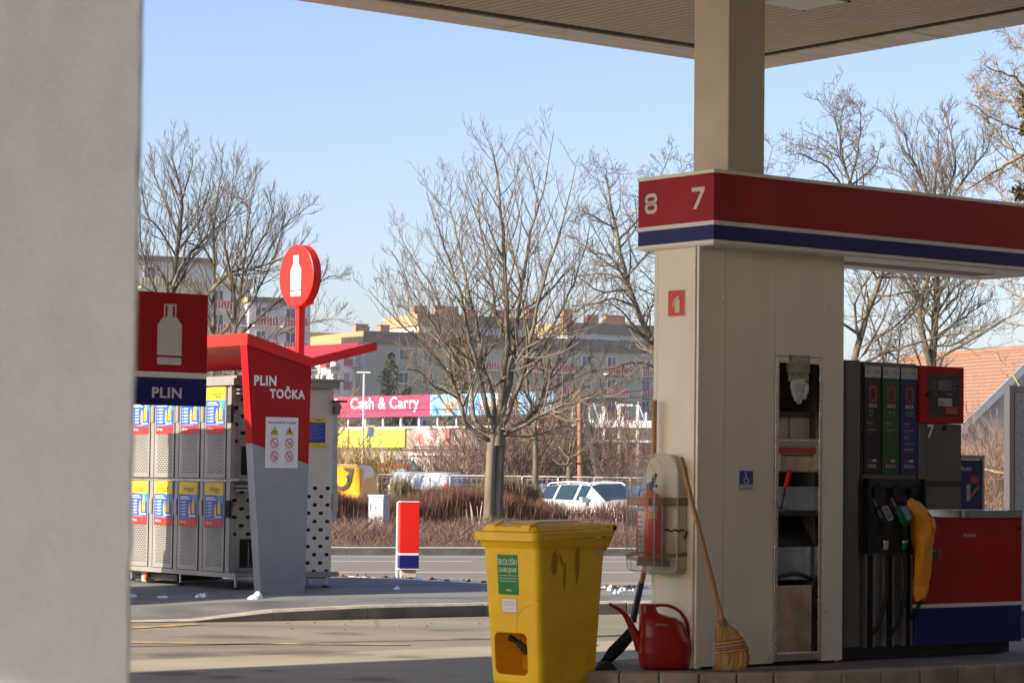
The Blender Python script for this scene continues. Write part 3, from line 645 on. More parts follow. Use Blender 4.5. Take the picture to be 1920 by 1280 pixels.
b.dpoly(f, [(x7, z7 + h7), (x7, z7 + h7 - .017), (x7 + .04, z7 + h7 - .017), (x7 + .003, z7), (x7 + .021, z7), (x7 + .06, z7 + h7 - .015), (x7 + .06, z7 + h7)], LETTER, 1)
b.build('pump_body_front', pump, bevel=.002)
b = MB(); b.lathe([(.016, .004), (.016, -.008), (.011, -.012)], BLACKP, (xb(1773), 0, zq(1773, 803)), axis='y', sides=14); b.build('body_lock', pump)
# low cabinet with stainless cap
lc0, lc1 = xb(1716), xb(1918); lz0, lz1 = zq(1820, 1203) - .004, zq(1820, 970)
b = MB(); zs0, zs1 = zq(1820, 1136), zq(1820, 1129)
b.prism(rrect(lc0 + .01, -.02, lc1, PD + .02, .035, 4), None, RED, 'z', zs1, lz1); b.prism(rrect(lc0 + .01, -.02, lc1, PD + .02, .035, 4), None, WHITE, 'z', zs0, zs1 - .0005); b.prism(rrect(lc0 + .01, -.02, lc1, PD + .02, .035, 4), None, BLUE, 'z', lz0, zs0 - .0005)
f = Fr((0, -.02, 0), (1, 0, 0), (0, 0, 1), .001)
b.dtext(f, 'PETROL', xb(1805), zq(1820, 1006), .125, .021, mk('dull_white_print', (.5, .5, .5), .5), 1, .02)
x0 = xb(1741); z0 = zq(1760, 1051); b.drect(f, x0, z0, x0 + .075, z0 + .085, SBLACK, 1); b.drect(f, x0 + .079, z0, x0 + .12, z0 + .085, QR_, 1); b.drect(f, x0 + .12, z0, x0 + .126, z0 + .26, SBLACK, 1); b.dtext(f, '0007', x0 + .02, z0 + .065, .04, .012, WPR, 2)
b.build('low_cabinet', pump)
b = MB(); b.prism(rrect(hx1 + .0, -.03, lc1 + .01, PD + .03, .05, 5), None, mk('grey_blue_cap', (.3, .34, .36), .3, .6, var=.1), 'z', lz1 + .001, lz1 + .048); b.build('cabinet_cap', pump, bevel=.01)
b = MB(); b.lathe([(.012, -.02), (.012, -.032)], BLACKP, (xb(1908), 0, zq(1908, 990)), axis='y', sides=12); b.build('cabinet_lock', pump)
# nozzles and hoses
def P3(px, py, y=0.0):
    return Vector((xb(px + y * 172), y, zq(px, py)))
GRN = mk('nozzle_green', (.01, .14, .06), .35); YEL = mk('nozzle_cover_orange', (.80, .30, .008), .55, var=.12, vs_=12, bump=.6, bs=22)
for k, m in enumerate((BLACKP, GRN)):
    px = (1655, 1690)[k]
    nn = bpy.data.objects.new('fuel_nozzle', None); C.objects.link(nn); nn.parent = pump
    b = MB(); b.tube([P3(px - 17, 934, .0), P3(px - 9, 952, -.06)], [.008, .008], GALVL, 8); b.build('spout', nn)
    b = MB(); N_ = 8; rings = []
    for t, ww, dd in ((0, .030, .035), (.2, .047, .055), (.55, .047, .06), (.85, .036, .05), (1, .018, .026)):
        c = P3(px - 8, 948, -.06).lerp(P3(px + 8, 984, -.11), t); ax = (P3(px + 8, 984, -.11) - P3(px - 8, 948, -.06)).normalized(); U = Vector((1, 0, 0)) - ax * ax.x; U.normalize(); Vv = ax.cross(U)
        rings.append([c + U * (ww * math.cos(2 * math.pi * j / N_)) + Vv * (dd * math.sin(2 * math.pi * j / N_) * .7) for j in range(N_)])
    b.loft(rings, m); 
    ax = (P3(px + 8, 984, -.11) - P3(px - 8, 948, -.06)).normalized(); U = (Vector((1, 0, 0)) - ax * ax.x).normalized(); nf = U.cross(ax) * -1
    if nf.y > 0: nf = -nf
    up = -ax; c = P3(px, 966, -.085) + nf * .044; f = Fr(c, U, up, .001)
    if f.N.y > 0: f = Fr(c, -U, up, .001)
    b.dpoly(f, rrect(-.032, -.046, .032, .05, .014), m if k else mk('silver_edge', (.45, .45, .45), .4), 1); b.dpoly(f, rrect(-.027, -.04, .027, .045, .011), BLACKP if not k else mk('teal_label', (.02, .2, .2), .4), 2)
    b.dpoly(f, [(-.020, .0), (.018, -.012), (.020, .008), (-.018, .024)] if not k else [(-.014, .0), (.014, .0), (.014, .026), (-.014, .026)], QR_ if not k else mk('label_blue', (.05, .2, .5), .4), 3)
    if k: b.ddisc(f, 0, .014, .008, QR_, 4)
    b.build('nozzle_head', nn)
    b = MB(); b.tube([P3(px - 10, 968, -.09), P3(px - 14, 990, -.09), P3(px - 6, 1006, -.07), P3(px + 2, 1010, -.06)], .006, BLACKP, 6); b.build('guard', nn)
    b = MB(); b.tube([P3(px + 4, 978, -.10), P3(px + 5, 1014, -.07)], [.017, .02], BLACKP, 10)
    b.tube([P3(px + 5, 1014, -.07), P3(px + 5, 1028, -.065)], .0215, CHROME if k == 0 else GRN, 12); b.tube([P3(px + 5, 1012, -.0695), P3(px + 5, 1016, -.069)], .0235, CHROME, 12); b.build('coupling', nn)
    b = MB(); q = px - 21
    path = [P3(px + 5, 1028, -.065), P3(px + 8, 1060, -.06), P3(px + 9, 1100, -.05), P3(px + 4, 1140, -.035), P3(px - 6, 1172, -.02), P3(q + 7, 1184, .0), P3(q + 4, 1190, .04)]
    pp = []
    for i in range(len(path) - 1):
        p0_, p1_, p2_, p3_ = path[max(i - 1, 0)], path[i], path[i + 1], path[min(i + 2, len(path) - 1)]
        for s in range(4):
            t = s / 4; pp.append(.5 * ((2 * p1_) + (p2_ - p0_) * t + (2 * p0_ - 5 * p1_ + 4 * p2_ - p3_) * t * t + (3 * p1_ - p0_ - 3 * p2_ + p3_) * t ** 3))
    b.tube(pp, .0135, RUBBER, 10); b.build('hose', pump)
# third nozzle under an orange cover
nn = bpy.data.objects.new('fuel_nozzle', None); C.objects.link(nn); nn.parent = pump; nn['label'] = 'out of order nozzle in an orange cover'
b = MB(); rings = []
prof = [(1708, 936, 4, .02), (1712, 942, 12, .04), (1718, 958, 17, .06), (1727, 975, 19, .07), (1731, 990, 19, .075), (1731, 1005, 18, .07), (1731, 1025, 16, .06), (1730, 1050, 15.5, .055), (1729, 1075, 14, .05), (1727, 1090, 12, .045), (1727, 1105, 12.5, .045), (1726, 1122, 8, .035)]
for i, (cx, cy, hw, dy) in enumerate(prof):
    s_ = 16.5 / FPX / .8; c = P3(cx, cy, -.05 - dy * .5); rings.append([c + Vector((hw * s_ * math.cos(t) * (1 + .13 * math.sin(2 * t + i * .9)), dy * math.sin(t) * (1 + .2 * math.cos(3 * t + i * 1.1)), .012 * math.sin(2 * t + i))) for t in [2 * math.pi * j / 14 for j in range(14)]])
b.loft(rings, YEL, smooth=False); b.build('nozzle_cover', nn, bevel=.004)
b = MB(); c = P3(1739, 970, -.135); f = Fr(c, Vector((.93, .3, .25)).normalized(), Vector((-.2, -.2, .95)), .001)
f = Fr(P3(1735, 972, -.09) + Vector((-.707, -.707, 0)) * .068, (.707, -.707, 0), (0, 0, 1), .001); OB = mk('cover_print_black', (.05, .03, .01), .5)
b.dring(f, 0, 0, .030, .036, OB, 1); b.dline(f, -.022, .022, .022, -.022, .006, OB, 1); b.dpoly(f, [(-.01, -.015), (.005, -.015), (.005, .002), (.012, .01), (.006, .012), (-.004, .004), (-.01, .004)], OB, 1); b.build('ban_symbol', nn)
b = MB(); b.tube([P3(1727, 1118, -.06), P3(1725, 1130, -.05), P3(1719, 1145, -.03), P3(1711, 1157, .0), P3(1708, 1162, .04)], .0135, RUBBER, 10); b.build('hose', pump)

# poster frame standing on the low cabinet, frosted panel kiosk further right
pf = gthing('poster_frame', 'small grey framed blue poster standing on the red cabinet behind pump 7', 'poster', 11.62, 12.4)
zz0, zz1 = lz1 + .05, pt(1830, 853, 17.05).z; x1 = bq(1848, 11.62) - 12.4; b = MB()
FRM = mk('frame_grey', (.42, .42, .4), .4, .3)
b.box(x1 - .5, x1 - .022, .0, .03, zz1 - .03, zz1, FRM); b.box(x1 - .02, x1, 0, .03, zz0, zz1, FRM); b.box(x1 - .5, x1 - .48, 0, .03, zz0, zz1 - .031, FRM); b.build('frame', pf)
b = MB(); b.box(x1 - .48, x1 - .021, .008, .02, zz0, zz1 - .032, mk('poster_navy', (.012, .03, .13), .35)); f = Fr((x1 - .48, .008, zz0), (1, 0, 0), (0, 0, 1))
b.dtext(f, 'Avto', .24, .265, .115, .033, LETTER, 1, 0); b.drect(f, .345, .17, .435, .235, QR_, 1)
for k in range(3): b.drect(f, .352, .185 + k * .016, .42, .190 + k * .016, MATS['pale_red'], 2)
b.ddisc(f, .325, .15, .024, WPR, 1); b.drect(f, .305, .06, .345, .13, WPR, 1); b.dline(f, .35, .09, .43, .16, .022, mk('poster_ochre', (.4, .2, .05), .5), 1); b.drect(f, .41, .035, .45, .05, QR_, 2); b.build('poster', pf)
fk = gthing('frosted_kiosk', 'tall metal framed frosted panel box at the right picture edge', 'kiosk', 0, 0)
q = pt(1893, 900, 19.5); ka, kb_ = AV.dot(q), BV.dot(q); zt2 = pt(1893, 722, 19.5).z
b = MB(); b.box(kb_, kb_ + .055, ka, ka + .06, 0, zt2, FRM); b.box(kb_ + .056, kb_ + 1.2, ka, ka + .06, zt2 - .05, zt2, FRM); b.box(kb_ + 1.2, kb_ + 1.26, ka, ka + .06, 0, zt2, FRM); b.box(kb_ + .056, kb_ + 1.2, ka, ka + .06, .0, .3, mk('kiosk_blue_base', (.03, .06, .2), .4))
b.box(kb_ + .056, kb_ + .075, ka + .01, ka + .05, .3, zt2 - .051, DARKGAP); b.build('frame', fk, bevel=.004)
b = MB(); b.box(kb_ + .076, kb_ + 1.2, ka + .012, ka + .04, .3, zt2 - .052, mk('frosted_pane', (.62, .66, .62), .35, var=.2, vs_=60)); b.build('pane', fk)

# ================================================================== things on the island
# extinguisher in a clear case
ex = gthing('extinguisher_case', 'clear plastic fire extinguisher case taped shut on the end of the cream column', 'case', FA, FB0)
CLR = mk('clear_cloudy_plastic', (0.74, 0.75, 0.73), 0.12, 0, ior=1.4, spec=1.0, alpha=.12)
BACKP = mk('case_back_pale', (0.62, 0.6, 0.44), .5, var=.05)
y0, y1 = .085, .385; zc0, zc1 = .715, 1.446     # along A, and up
def arch(y0, y1, z0, z1, r, rb=.05, n=7):
    P = []
    for cx, cz, rr_, a0 in ((y1 - rb, z0 + rb, rb, -90), (y1 - r, z1 - r, r, 0), (y0 + r, z1 - r, r, 90), (y0 + rb, z0 + rb, rb, 180)):
        for i in range(n + 1): t = R(a0 + 90 * i / n); P.append((cx + rr_ * math.cos(t), cz + rr_ * math.sin(t)))
    return P
b = MB(); b.prism(arch(y0, y1, zc0, zc1, .12), None, BACKP, 'x', -.085, -.003); o = b.build('case_back', ex, bevel=.012); fix_normals(o)
rings = []
for x, s_ in ((-.086, 0), (-.2, .006), (-.25, .022), (-.27, .06)):
    rings.append([Vector((x, p[0], p[1])) for p in arch(y0 + s_, y1 - s_, zc0 + s_, zc1 - s_ * 1.6, .12 - s_ * .4, .05)])
b = MB(); b.loft(rings, CLR, caps=False); b.add(rings[-1], [tuple(range(len(rings[-1])))], CLR); o = b.build('clear_cover', ex); fix_normals(o)
for p in o.data.polygons: p.use_smooth = True
b = MB(); b.tube([(-.272, p[0], p[1]) for p in arch(y0 + .075, y1 - .075, zc1 - .26, zc1 - .1, .05, .02)] + [(-.272, y1 - .095, zc1 - .26)], .003, mk('milky_ridge_highlight', (.7, .72, .72), .3, alpha=.4), 6)
b.tube([(-.088, p[0], p[1]) for p in arch(y0 - .004, y1 + .004, zc0 - .004, zc1 + .004, .124, .054)] + [(-.088, y1 - .05, zc0 - .004)], .007, MATS['milky_ridge_highlight'], 6); b.tube([tuple(p) for p in rings[-2]] + [tuple(rings[-2][0])], .004, MATS['milky_ridge_highlight'], 6); b.tube([tuple(p) for p in rings[1]] + [tuple(rings[1][0])], .0025, MATS['milky_ridge_highlight'], 6); b.build('ridge_and_highlight', ex)  # moulded ridges, plus milky edge tubes drawn as highlights on the cover
TAPE = mk('brown_packing_tape', (.33, .2, .09), .3, alpha=.72, var=.15, vs_=8)
b = MB()
for zz, hh, sag in ((1.16, .026, 0), (.84, .012, .03)):
    pts_ = [(-.004, y0 - .004), (-.2, y0 - .003), (-.276, y0 + .05), (-.28, (y0 + y1) / 2), (-.276, y1 - .05), (-.2, y1 + .003), (-.004, y1 + .004)]
    V = []
    for i, p in enumerate(pts_):
        dz = -sag * math.sin(math.pi * i / 6) ** 2; V += [(p[0], p[1], zz + dz - hh), (p[0], p[1], zz + dz + hh)]
    b.add(V, [(2 * i, 2 * i + 2, 2 * i + 3, 2 * i + 1) for i in range(6)], TAPE); b.build('packing_tape', ex); b = MB()
b = MB()
for k in range(9): b.tube([(-.11 + .0 * k, y0 - .012, 1.04 - .0 * k) if False else (-.19 + .02 * k, y0 - .006 - .004 * (k % 2), .985 + .006 * math.sin(k * 2) - (.05 if k > 7 else 0))] + [(-.175 + .02 * k, y0 - .014, .985 + .006 * math.cos(k * 2))], .005, BLACKP, 6)
b.build('seal_chain', ex)
fe = gthing('fire_extinguisher', 'red fire extinguisher with white and yellow labels inside the clear case', 'fire extinguisher', FA, FB0)
cy, cx0, zb_ = (y0 + y1) / 2 + .0, -.175, .80; rr = .074
REDX = mk('extinguisher_red', (.75, .012, .010), .25, coat=.3)
b = MB(); b.lathe([(.05, 0), (rr - .004, .004), (rr, .02), (rr, .35), (rr * .93, .378), (rr * .7, .4), (.03, .415), (.022, .43)], REDX, (cx0, cy, zb_), sides=32)
def cdec(a0, a1, z0, z1, m, dr=.001):
    V = []; n = 8
    for i in range(n + 1): t = R(a0 + (a1 - a0) * i / n); V += [(cx0 + (rr + dr) * math.cos(t), cy + (rr + dr) * math.sin(t), z0), (cx0 + (rr + dr) * math.cos(t), cy + (rr + dr) * math.sin(t), z1)]
    b.add(V, [(2 * i, 2 * i + 2, 2 * i + 3, 2 * i + 1) for i in range(n)], m)
# viewer looks from local (-.. ) direction
va = math.degrees(math.atan2(-(G(FA + cy, FB0 + cx0)).dot(AV), -(G(FA + cy, FB0 + cx0)).dot(BV)))
LAB = mk('label_white', (.6, .58, .52), .5)
cdec(va - 68, va - 25, zb_ + .02, zb_ + .33, LAB); cdec(va - 66, va - 27, zb_ + .3, zb_ + .32, mk('label_grey', (.2, .25, .25), .5), .002); cdec(va - 66, va - 30, zb_ + .04, zb_ + .055, MATS['label_grey'], .002)
for k in range(7): cdec(va - 66, va - 46 + (k % 3) * 5, zb_ + .08 + k * .03, zb_ + .092 + k * .03, MATS['label_grey'] if k % 2 else REDX, .002)
cdec(va - 8, va + 38, zb_ + .3, zb_ + .345, LAB); cdec(va - 8, va + 38, zb_ + .255, zb_ + .298, mk('label_yellow', (.65, .42, .03), .5)); b.build('cylinder', fe)
b = MB(); b.tube([(cx0, cy, zb_ + .425), (cx0, cy, zb_ + .46)], .018, BLACKP, 10); b.tube([(cx0, cy + .02, zb_ + .455), (cx0, cy - .03, zb_ + .48), (cx0, cy - .05, zb_ + .53)], [.014, .014, .01], BLACKP, 8); b.tube([(cx0, cy + .01, zb_ + .45), (cx0, cy - .06, zb_ + .455)], .009, BLACKP, 8); b.build('valve_handle', fe)
b = MB(); b.tube([(cx0, cy + .02, zb_ + .44), (cx0 - .02, cy + .08, zb_ + .42), (cx0 - .02, cy + .088, zb_ + .2), (cx0 - .02, cy + .088, zb_ + .05)], .009, mk('hose_grey', (.25, .25, .25), .5), 8); b.build('hose', fe)
b = MB(); b.box(-.2, -.086, y0 + .06, y1 - .06, zc0 + .05, zb_ - .0, mk('case_foot', (.2, .19, .15), .5)); b.build('case_foot', ex)

# watering can
wc = thing('watering_can', 'glossy dark red plastic watering can on the island kerb', 'watering can', (gp(1246, 1253, ZI).x, gp(1246, 1253, ZI).y + .06, ZI), R(6))
s_ = 15.12 / FPX; CANR = mk('can_red_plastic', (.38, .008, .010), .3, var=.05, coat=.15)
def cz(y): return (1256 - y) * s_
secs = [(1256, -42, 40, 24), (1252, -46, 45, 27), (1240, -48, 47, 28), (1226, -50, 51, 29), (1214, -50, 52, 29), (1204, -50, 50, 29), (1196, -50, 45, 29), (1186, -49, 41, 28), (1176, -49, 37, 27), (1168, -48, 32, 25), (1161, -48, 22, 22), (1157, -48, 4, 18), (1152, -47, -12, 15), (1145, -47, -16, 13.5), (1137, -47, -17, 13), (1135, -45, -19, 12)]
rings = []
for y, l, r_, d in secs: rings.append([Vector(((l + r_) / 2 * s_ + (r_ - l) / 2 * s_ * math.copysign(abs(math.cos(t)) ** .8, math.cos(t)), d * s_ * math.copysign(abs(math.sin(t)) ** .8, math.sin(t)), cz(y))) for t in [2 * math.pi * j / 28 for j in range(28)]])
b = MB(); b.loft(rings, CANR); f = Fr((-22 * s_, -29.6 * s_, cz(1176)), (1, 0, 0), (0, 0, 1)); b.dtext(Fr((-21 * s_, -27.5 * s_, cz(1175)), (1, 0, .02), (0, .12, 1)), 'PETROL', 0, 0, 23 * s_, 3.5 * s_, WPR, 2)
b.build('can_body', wc)
b = MB(); hp = [(-20, 1139), (-8, 1137.5), (5, 1138), (18, 1142), (30, 1150), (40, 1163), (46, 1178), (49, 1193), (49, 1208)]
b.tube([(x * s_, 0, cz(y)) for x, y in hp], [3.2 * s_, 3 * s_] + [3.3 * s_] * 6 + [4 * s_], CANR, 12); b.build('handle', wc)
b = MB(); sp = [(-44, 1222), (-50, 1205), (-58, 1188), (-66, 1172), (-74, 1158), (-84, 1148), (-96, 1141), (-106, 1136)]
b.tube([(x * s_, 0, cz(y)) for x, y in sp], [11 * s_, 9.5 * s_, 8 * s_, 6.6 * s_, 5 * s_, 4 * s_, 3.2 * s_, 3 * s_], CANR, 12); b.build('spout', wc)
# shovel leaning behind the end face
sh = thing('shovel', 'black snow shovel with wooden handle leaning behind the cream column end', 'shovel', (0, 0, 0))
WOOD = mk('handle_wood', (.42, .24, .1), .55, var=.15, vs_=5, stretch=(6, 6, 1)); BLKB = mk('black_blade', (.02, .021, .025), .35, var=.2, vs_=9)
b = MB(); b.tube([pt(1227, 750, 15.54), pt(1226, 860, 15.54), pt(1214, 1040, 15.6), pt(1203, 1092, 15.62)], .0165, WOOD, 10); b.build('handle', sh)
b = MB(); b.tube([pt(1203, 1090, 15.7), pt(1194, 1130, 15.68), pt(1186, 1165, 15.66)], [.02, .02, .024], BLKB, 10); b.build('socket', sh)
b = MB(); V = []; rowsB = [((1176, 1178), (1188, 1166)), ((1160, 1195), (1192, 1175)), ((1140, 1215), (1186, 1200)), ((1128, 1235), (1168, 1222)), ((1118, 1246), (1148, 1240))]
n = 7
for (l, r_) in rowsB:
    L3, R3 = pt(*l, 15.6), pt(*r_, 15.75)
    for j in range(n): t = j / (n - 1); p = L3.lerp(R3, t); p.y += .05 * math.sin(math.pi * t); V.append(p)
F = [(i * n + j, i * n + j + 1, (i + 1) * n + j + 1, (i + 1) * n + j) for i in range(4) for j in range(n - 1)]
b.add(V, F, BLKB, True); o = b.build('blade', sh); sm = o.modifiers.new('t', 'SOLIDIFY'); sm.thickness = .006
# broom
br = thing('broom', 'straw broom with long wooden handle leaning on the cream column front', 'broom', (0, 0, 0))
STRAW = mk('broom_straw', (.50, .30, .10), .8, c2=(.28, .15, .045), vs_=30, bump=.5, bs=120, stretch=(1.5, 1.5, .12), lo=.3, hi=.6)
b = MB(); b.tube([pt(1277, 857, 15.02), pt(1300, 950, 15.06), pt(1330, 1065, 15.10), pt(1354, 1160, 15.13)], [.0125, .0135, .0145, .015], WOOD, 10); b.build('handle', br)
b = MB(); sB = 15.15 / FPX
hs = [(1352, 1354, 1158, 1, 5), (1355, 1357, 1166, 7, 5), (1344, 1368, 1170, 0, 9), (1342, 1382, 1182, 0, 14), (1341, 1391, 1195, 0, 17), (1342, 1399, 1210, 0, 19), (1343, 1404, 1224, 0, 20), (1344, 1406, 1234, 0, 20), (1341, 1404, 1243, 0, 19), (1338, 1399, 1251, 0, 17), (1337, 1389, 1255, 0, 14)]
rings = []; n = 44; rb = random.Random(5)
jit = [rb.uniform(.90, 1.06) for _ in range(n)]
for k, (l, r_, y, _, d) in enumerate(hs):
    c = pt((l + r_) / 2 + (4 if k < 2 else 0), y, 15.14); hw = (r_ - l) / 2 * sB + (.012 if k < 2 else 0); rings.append([c + Vector((hw * math.cos(2 * math.pi * j / n) * (jit[j] if k > 2 else 1), d * sB * .5 * math.sin(2 * math.pi * j / n) * (jit[j] if k > 2 else 1), (rb.uniform(-.004, .006) if k == len(hs) - 1 else 0))) for j in range(n)])
b.loft(rings, STRAW, smooth=False)
cols = [mk('cord_red', (.5, .06, .03), .8), mk('cord_blue', (.12, .16, .2), .8), mk('cord_pale', (.6, .45, .2), .8)]
for (y, ci) in ((1199, 0), (1203, 2), (1206, 1), (1211, 0), (1216, 1), (1221, 0), (1209, 2), (1219, 2)):
    t = 0
    for q in range(len(hs) - 1):
        if hs[q][2] <= y <= hs[q + 1][2]: t = (y - hs[q][2]) / (hs[q + 1][2] - hs[q][2]); break
    l = hs[q][0] * (1 - t) + hs[q + 1][0] * t; r_ = hs[q][1] * (1 - t) + hs[q + 1][1] * t; d = hs[q][4] * (1 - t) + hs[q + 1][4] * t
    c = pt((l + r_) / 2, y, 15.14); tilt = .25
    P_ = [c + Vector(((r_ - l) / 2 * sB * 1.02 * math.cos(2 * math.pi * j / 28), d * sB * .53 * math.sin(2 * math.pi * j / 28), (r_ - l) / 2 * sB * tilt * math.cos(2 * math.pi * j / 28) * .6)) for j in range(29)]
    b.tube(P_, .0036, cols[ci], 5)
for k in range(150):
    x = rb.uniform(1338, 1402); c = pt(x, 1246 + rb.uniform(-3, 2), 15.14 + rb.uniform(-.03, .02)); b.tube([c, c + Vector((rb.uniform(-.015, .01), rb.uniform(-.01, .01), -rb.uniform(.015, .03)))], .0012, STRAW, 3, smooth=False)
b.tube([pt(1352, 1160, 15.13), pt(1357, 1172, 15.13)], [.022, .024], mk('binding_wire', (.25, .15, .08), .6), 12); b.build('brush_head', br)
for p in bpy.data.objects['brush_head'].data.vertices:
    if p.co.z < ZI + .003: p.co.z = ZI + .003
# ================================================================== yellow wheelie bin
BX = Vector((math.sin(R(39)), math.cos(R(39)), 0))
bn = thing('wheelie_bin', 'yellow plastic wheelie bin with green sticker standing beside the pump island', 'bin', pt(1008, 1100, 14.6).xy.to_3d(), math.atan2(BX.y, BX.x))
YB = mk('bin_yellow_plastic', (0.98, 0.60, 0.012), 0.42, var=.07, vs_=5, bump=.08, bs=40, detail=8)
def ring(x0, x1, y0, y1, z, r=.04, n=4): return [Vector((p[0], p[1], z)) for p in rrect(x0, y0, x1, y1, r, n)]
b = MB(); b.loft([ring(.085, .60, .03, .40, .07), ring(.075, .615, .025, .405, .10), ring(.005, .665, .0, .43, .90)], YB)
body = b.build('body', bn); fix_normals(body)
def bool_cut(o, cutter):
    m = o.modifiers.new('cut', 'BOOLEAN'); m.operation = 'DIFFERENCE'; m.object = cutter; m.solver = 'EXACT'; bpy.context.view_layer.update()
    me = bpy.data.meshes.new_from_object(o.evaluated_get(bpy.context.evaluated_depsgraph_get())); o.modifiers.remove(m); o.data = me; bpy.data.objects.remove(cutter)
b = MB(); b.prism(rrect(.12, .14, .36, .385, .035, 5), None, mk('bin_inside', (0.55, 0.17, 0.004), 0.5), 'x', -.1, .32); cut = b.build('cutter'); cut.parent = bn; fix_normals(cut); bpy.context.view_layer.update()
bool_cut(body, cut)
for p in body.data.polygons: p.use_smooth = False
mm = body.modifiers.new('edge', 'BEVEL'); mm.width = .006; mm.segments = 2; mm.limit_method = 'ANGLE'; mm.angle_limit = R(40)
# moulded lines on front and side
def fx(z): return .075 - .0875 * (z - .10)   # front plane x at height
b = MB(); P_ = [(.345 - .0, .10), (.335 - .18, .10)]
arc = [(.175, .07), (.175, .40)] + [(.175 - .13 * (1 - math.cos(R(t))), .40 + .12 * math.sin(R(t))) for t in range(10, 91, 10)] + [(.03, .525)]
arc = [(.19, .39), (.19, .44)] + [(.19 - .14 * (1 - math.cos(R(t))), .44 + .12 * math.sin(R(t))) for t in range(10, 91, 10)] + [(.01, .56)]
b.tube([(fx(z) + .001, y, z) for y, z in arc], .0035, YB, 6); b.build('moulded_rib', bn); b = MB()
arc = [(.56, .12)] + [(.62 - .12 * math.cos(R(t)), .17 + .13 * math.sin(R(t))) for t in range(0, 91, 10)]
b.tube([(x, .025 - .03125 * (z - .10) + .001, z) for x, z in arc], .004, YB, 6); b.build('moulded_rib', bn)
b = MB()   # rim under the lid
b.loft([ring(-.005, .69, -.01, .44, .885, .05), ring(-.022, .70, -.022, .452, .925, .05), ring(-.022, .70, -.022, .452, .94, .05)], YB)
b.build('rim', bn, bevel=.003)
b = MB()   # lid, lower in front
def lr(x0, x1, y0, y1, zf, zr_, r=.05):
    return [Vector((p[0], p[1], zf + (zr_ - zf) * (p[0] + .06) / .8)) for p in rrect(x0, y0, x1, y1, r, 5)]
b.loft([lr(-.058, .715, -.032, .462, .925, .955), lr(-.058, .715, -.032, .462, .972, .992), lr(-.05, .71, -.026, .456, .980, .998)], YB, smooth=False)
b.loft([lr(-.03, .70, .0, .43, .981, .999), lr(-.02, .695, .012, .418, 1.008, 1.02), lr(.02, .67, .04, .39, 1.022, 1.034)], YB, smooth=False)
b.loft([lr(.10, .60, .1, .33, 1.024, 1.034), lr(.13, .57, .12, .31, 1.038, 1.046)], YB, smooth=False)
for y in (.08, .34): b.loft([[Vector((x, y + d, z)) for x, z in ((-.03, .985), (.06, 1.03), (.07, 1.045), (-.02, 1.02))] for d in (-.035, .035)], YB, smooth=False)
o = b.build('lid', bn); fix_normals(o); mm = o.modifiers.new('edge', 'BEVEL'); mm.width = .007; mm.segments = 2; mm.limit_method = 'ANGLE'; mm.angle_limit = R(35)
b = MB(); b.tube([(.755, .01, 1.0), (.755, .42, 1.0)], .022, YB, 14)
b.tube([(.755, .004, 1.0), (.755, .009, 1.0)], .015, DARKGAP, 12)
for y in (.03, .22, .4):
    b.prism([(.66, .93), (.70, 1.02), (.76, 1.015), (.77, .97), (.72, .90), (.68, .86)], None, YB, 'y', y - .012, y + .012)
b.build('rear_handle', bn, bevel=.003)
for y0_, y1_ in ((-.015, .045), (.385, .445)):
    b = MB(); c = ((.60), 0, .10); b.lathe([(.03, y0_ - .002), (.085, y0_), (.1, y0_ + .012), (.1, y1_ - .012), (.085, y1_), (.03, y1_ + .002)], RUBBER, (.69, 0, .10), axis='y', sides=28); wl = b.build('wheel', bn)
    b = MB(); b.lathe([(.02, y0_ - .006), (.055, y0_ - .005), (.06, y0_ + .0)], mk('wheel_hub_black', (.03, .03, .03), .5), (.69, 0, .10), axis='y', sides=20); b.build('hub', wl)
f = Fr((0, 0, 0), (0, -1, 0), (0, 0, 1)); 
def bf(z0): # frame lying on the tapered front
    n = Vector((-.085 + .005, 0, -.83)).normalized(); return Fr((fx(z0), .43, z0), (0, -1, 0), Vector((fx(z0 + 1) - fx(z0), 0, 1)), .0012)
b = MB(); GRS = mk('sticker_green', (.01, .22, .045), .4); f = bf(.61); x0 = .115; z1_ = .235
b.drect(f, x0, 0, x0 + .155, z1_ - .0, GRS, 1); b.dtext(f, 'EKOLOŠKI', x0 + .007, .175, .14, .044, LETTER, 2, .0); b.dtext(f, 'ZABOJNIK', x0 + .007, .124, .14, .035, LETTER, 2, .0)
b.drect(f, x0 + .008, .112, x0 + .147, .114, LETTER, 2); b.dtext(f, 'Zbiralnica odpadkov za uporabnike', x0 + .01, .092, .135, .009, LETTER, 2, 0); b.dtext(f, 'izdelkov in servisnih storitev', x0 + .018, .076, .118, .009, LETTER, 2, 0); b.dtext(f, 'PETROL', x0 + .06, .02, .04, .012, LETTER, 2)
b.build('green_sticker', bn)
b = MB(); f = bf(.505); b.drect(f, .135, 0, .25, .085, mk('sticker_red_edge', (.7, .12, .06), .5), 1); b.drect(f, .138, .003, .247, .082, LETTER, 2)
for k in range(4): b.drect(f, .15, .066 - k * .008, .235, .068 - k * .008, mk('pale_print', (.45, .45, .45), .5), 3)
b.drect(f, .165, .02, .225, .024, MATS['pale_print'], 3); b.build('white_sticker', bn)
b = MB(); f = Fr((0, -.001, 0), (1, 0, 0), (0, 0, 1)); b.drect(f, .55, .845, .60, .872, mk('faded_label', (.6, .5, .42), .5), 1); b.build('faded_label', bn)
STN = mk('brown_glue_stain', (.42, .18, .01), .6, alpha=.42)
b = MB(); f = Fr((0, -.0, .9), (1, 0, 0), (0, -.036, 1), .003)
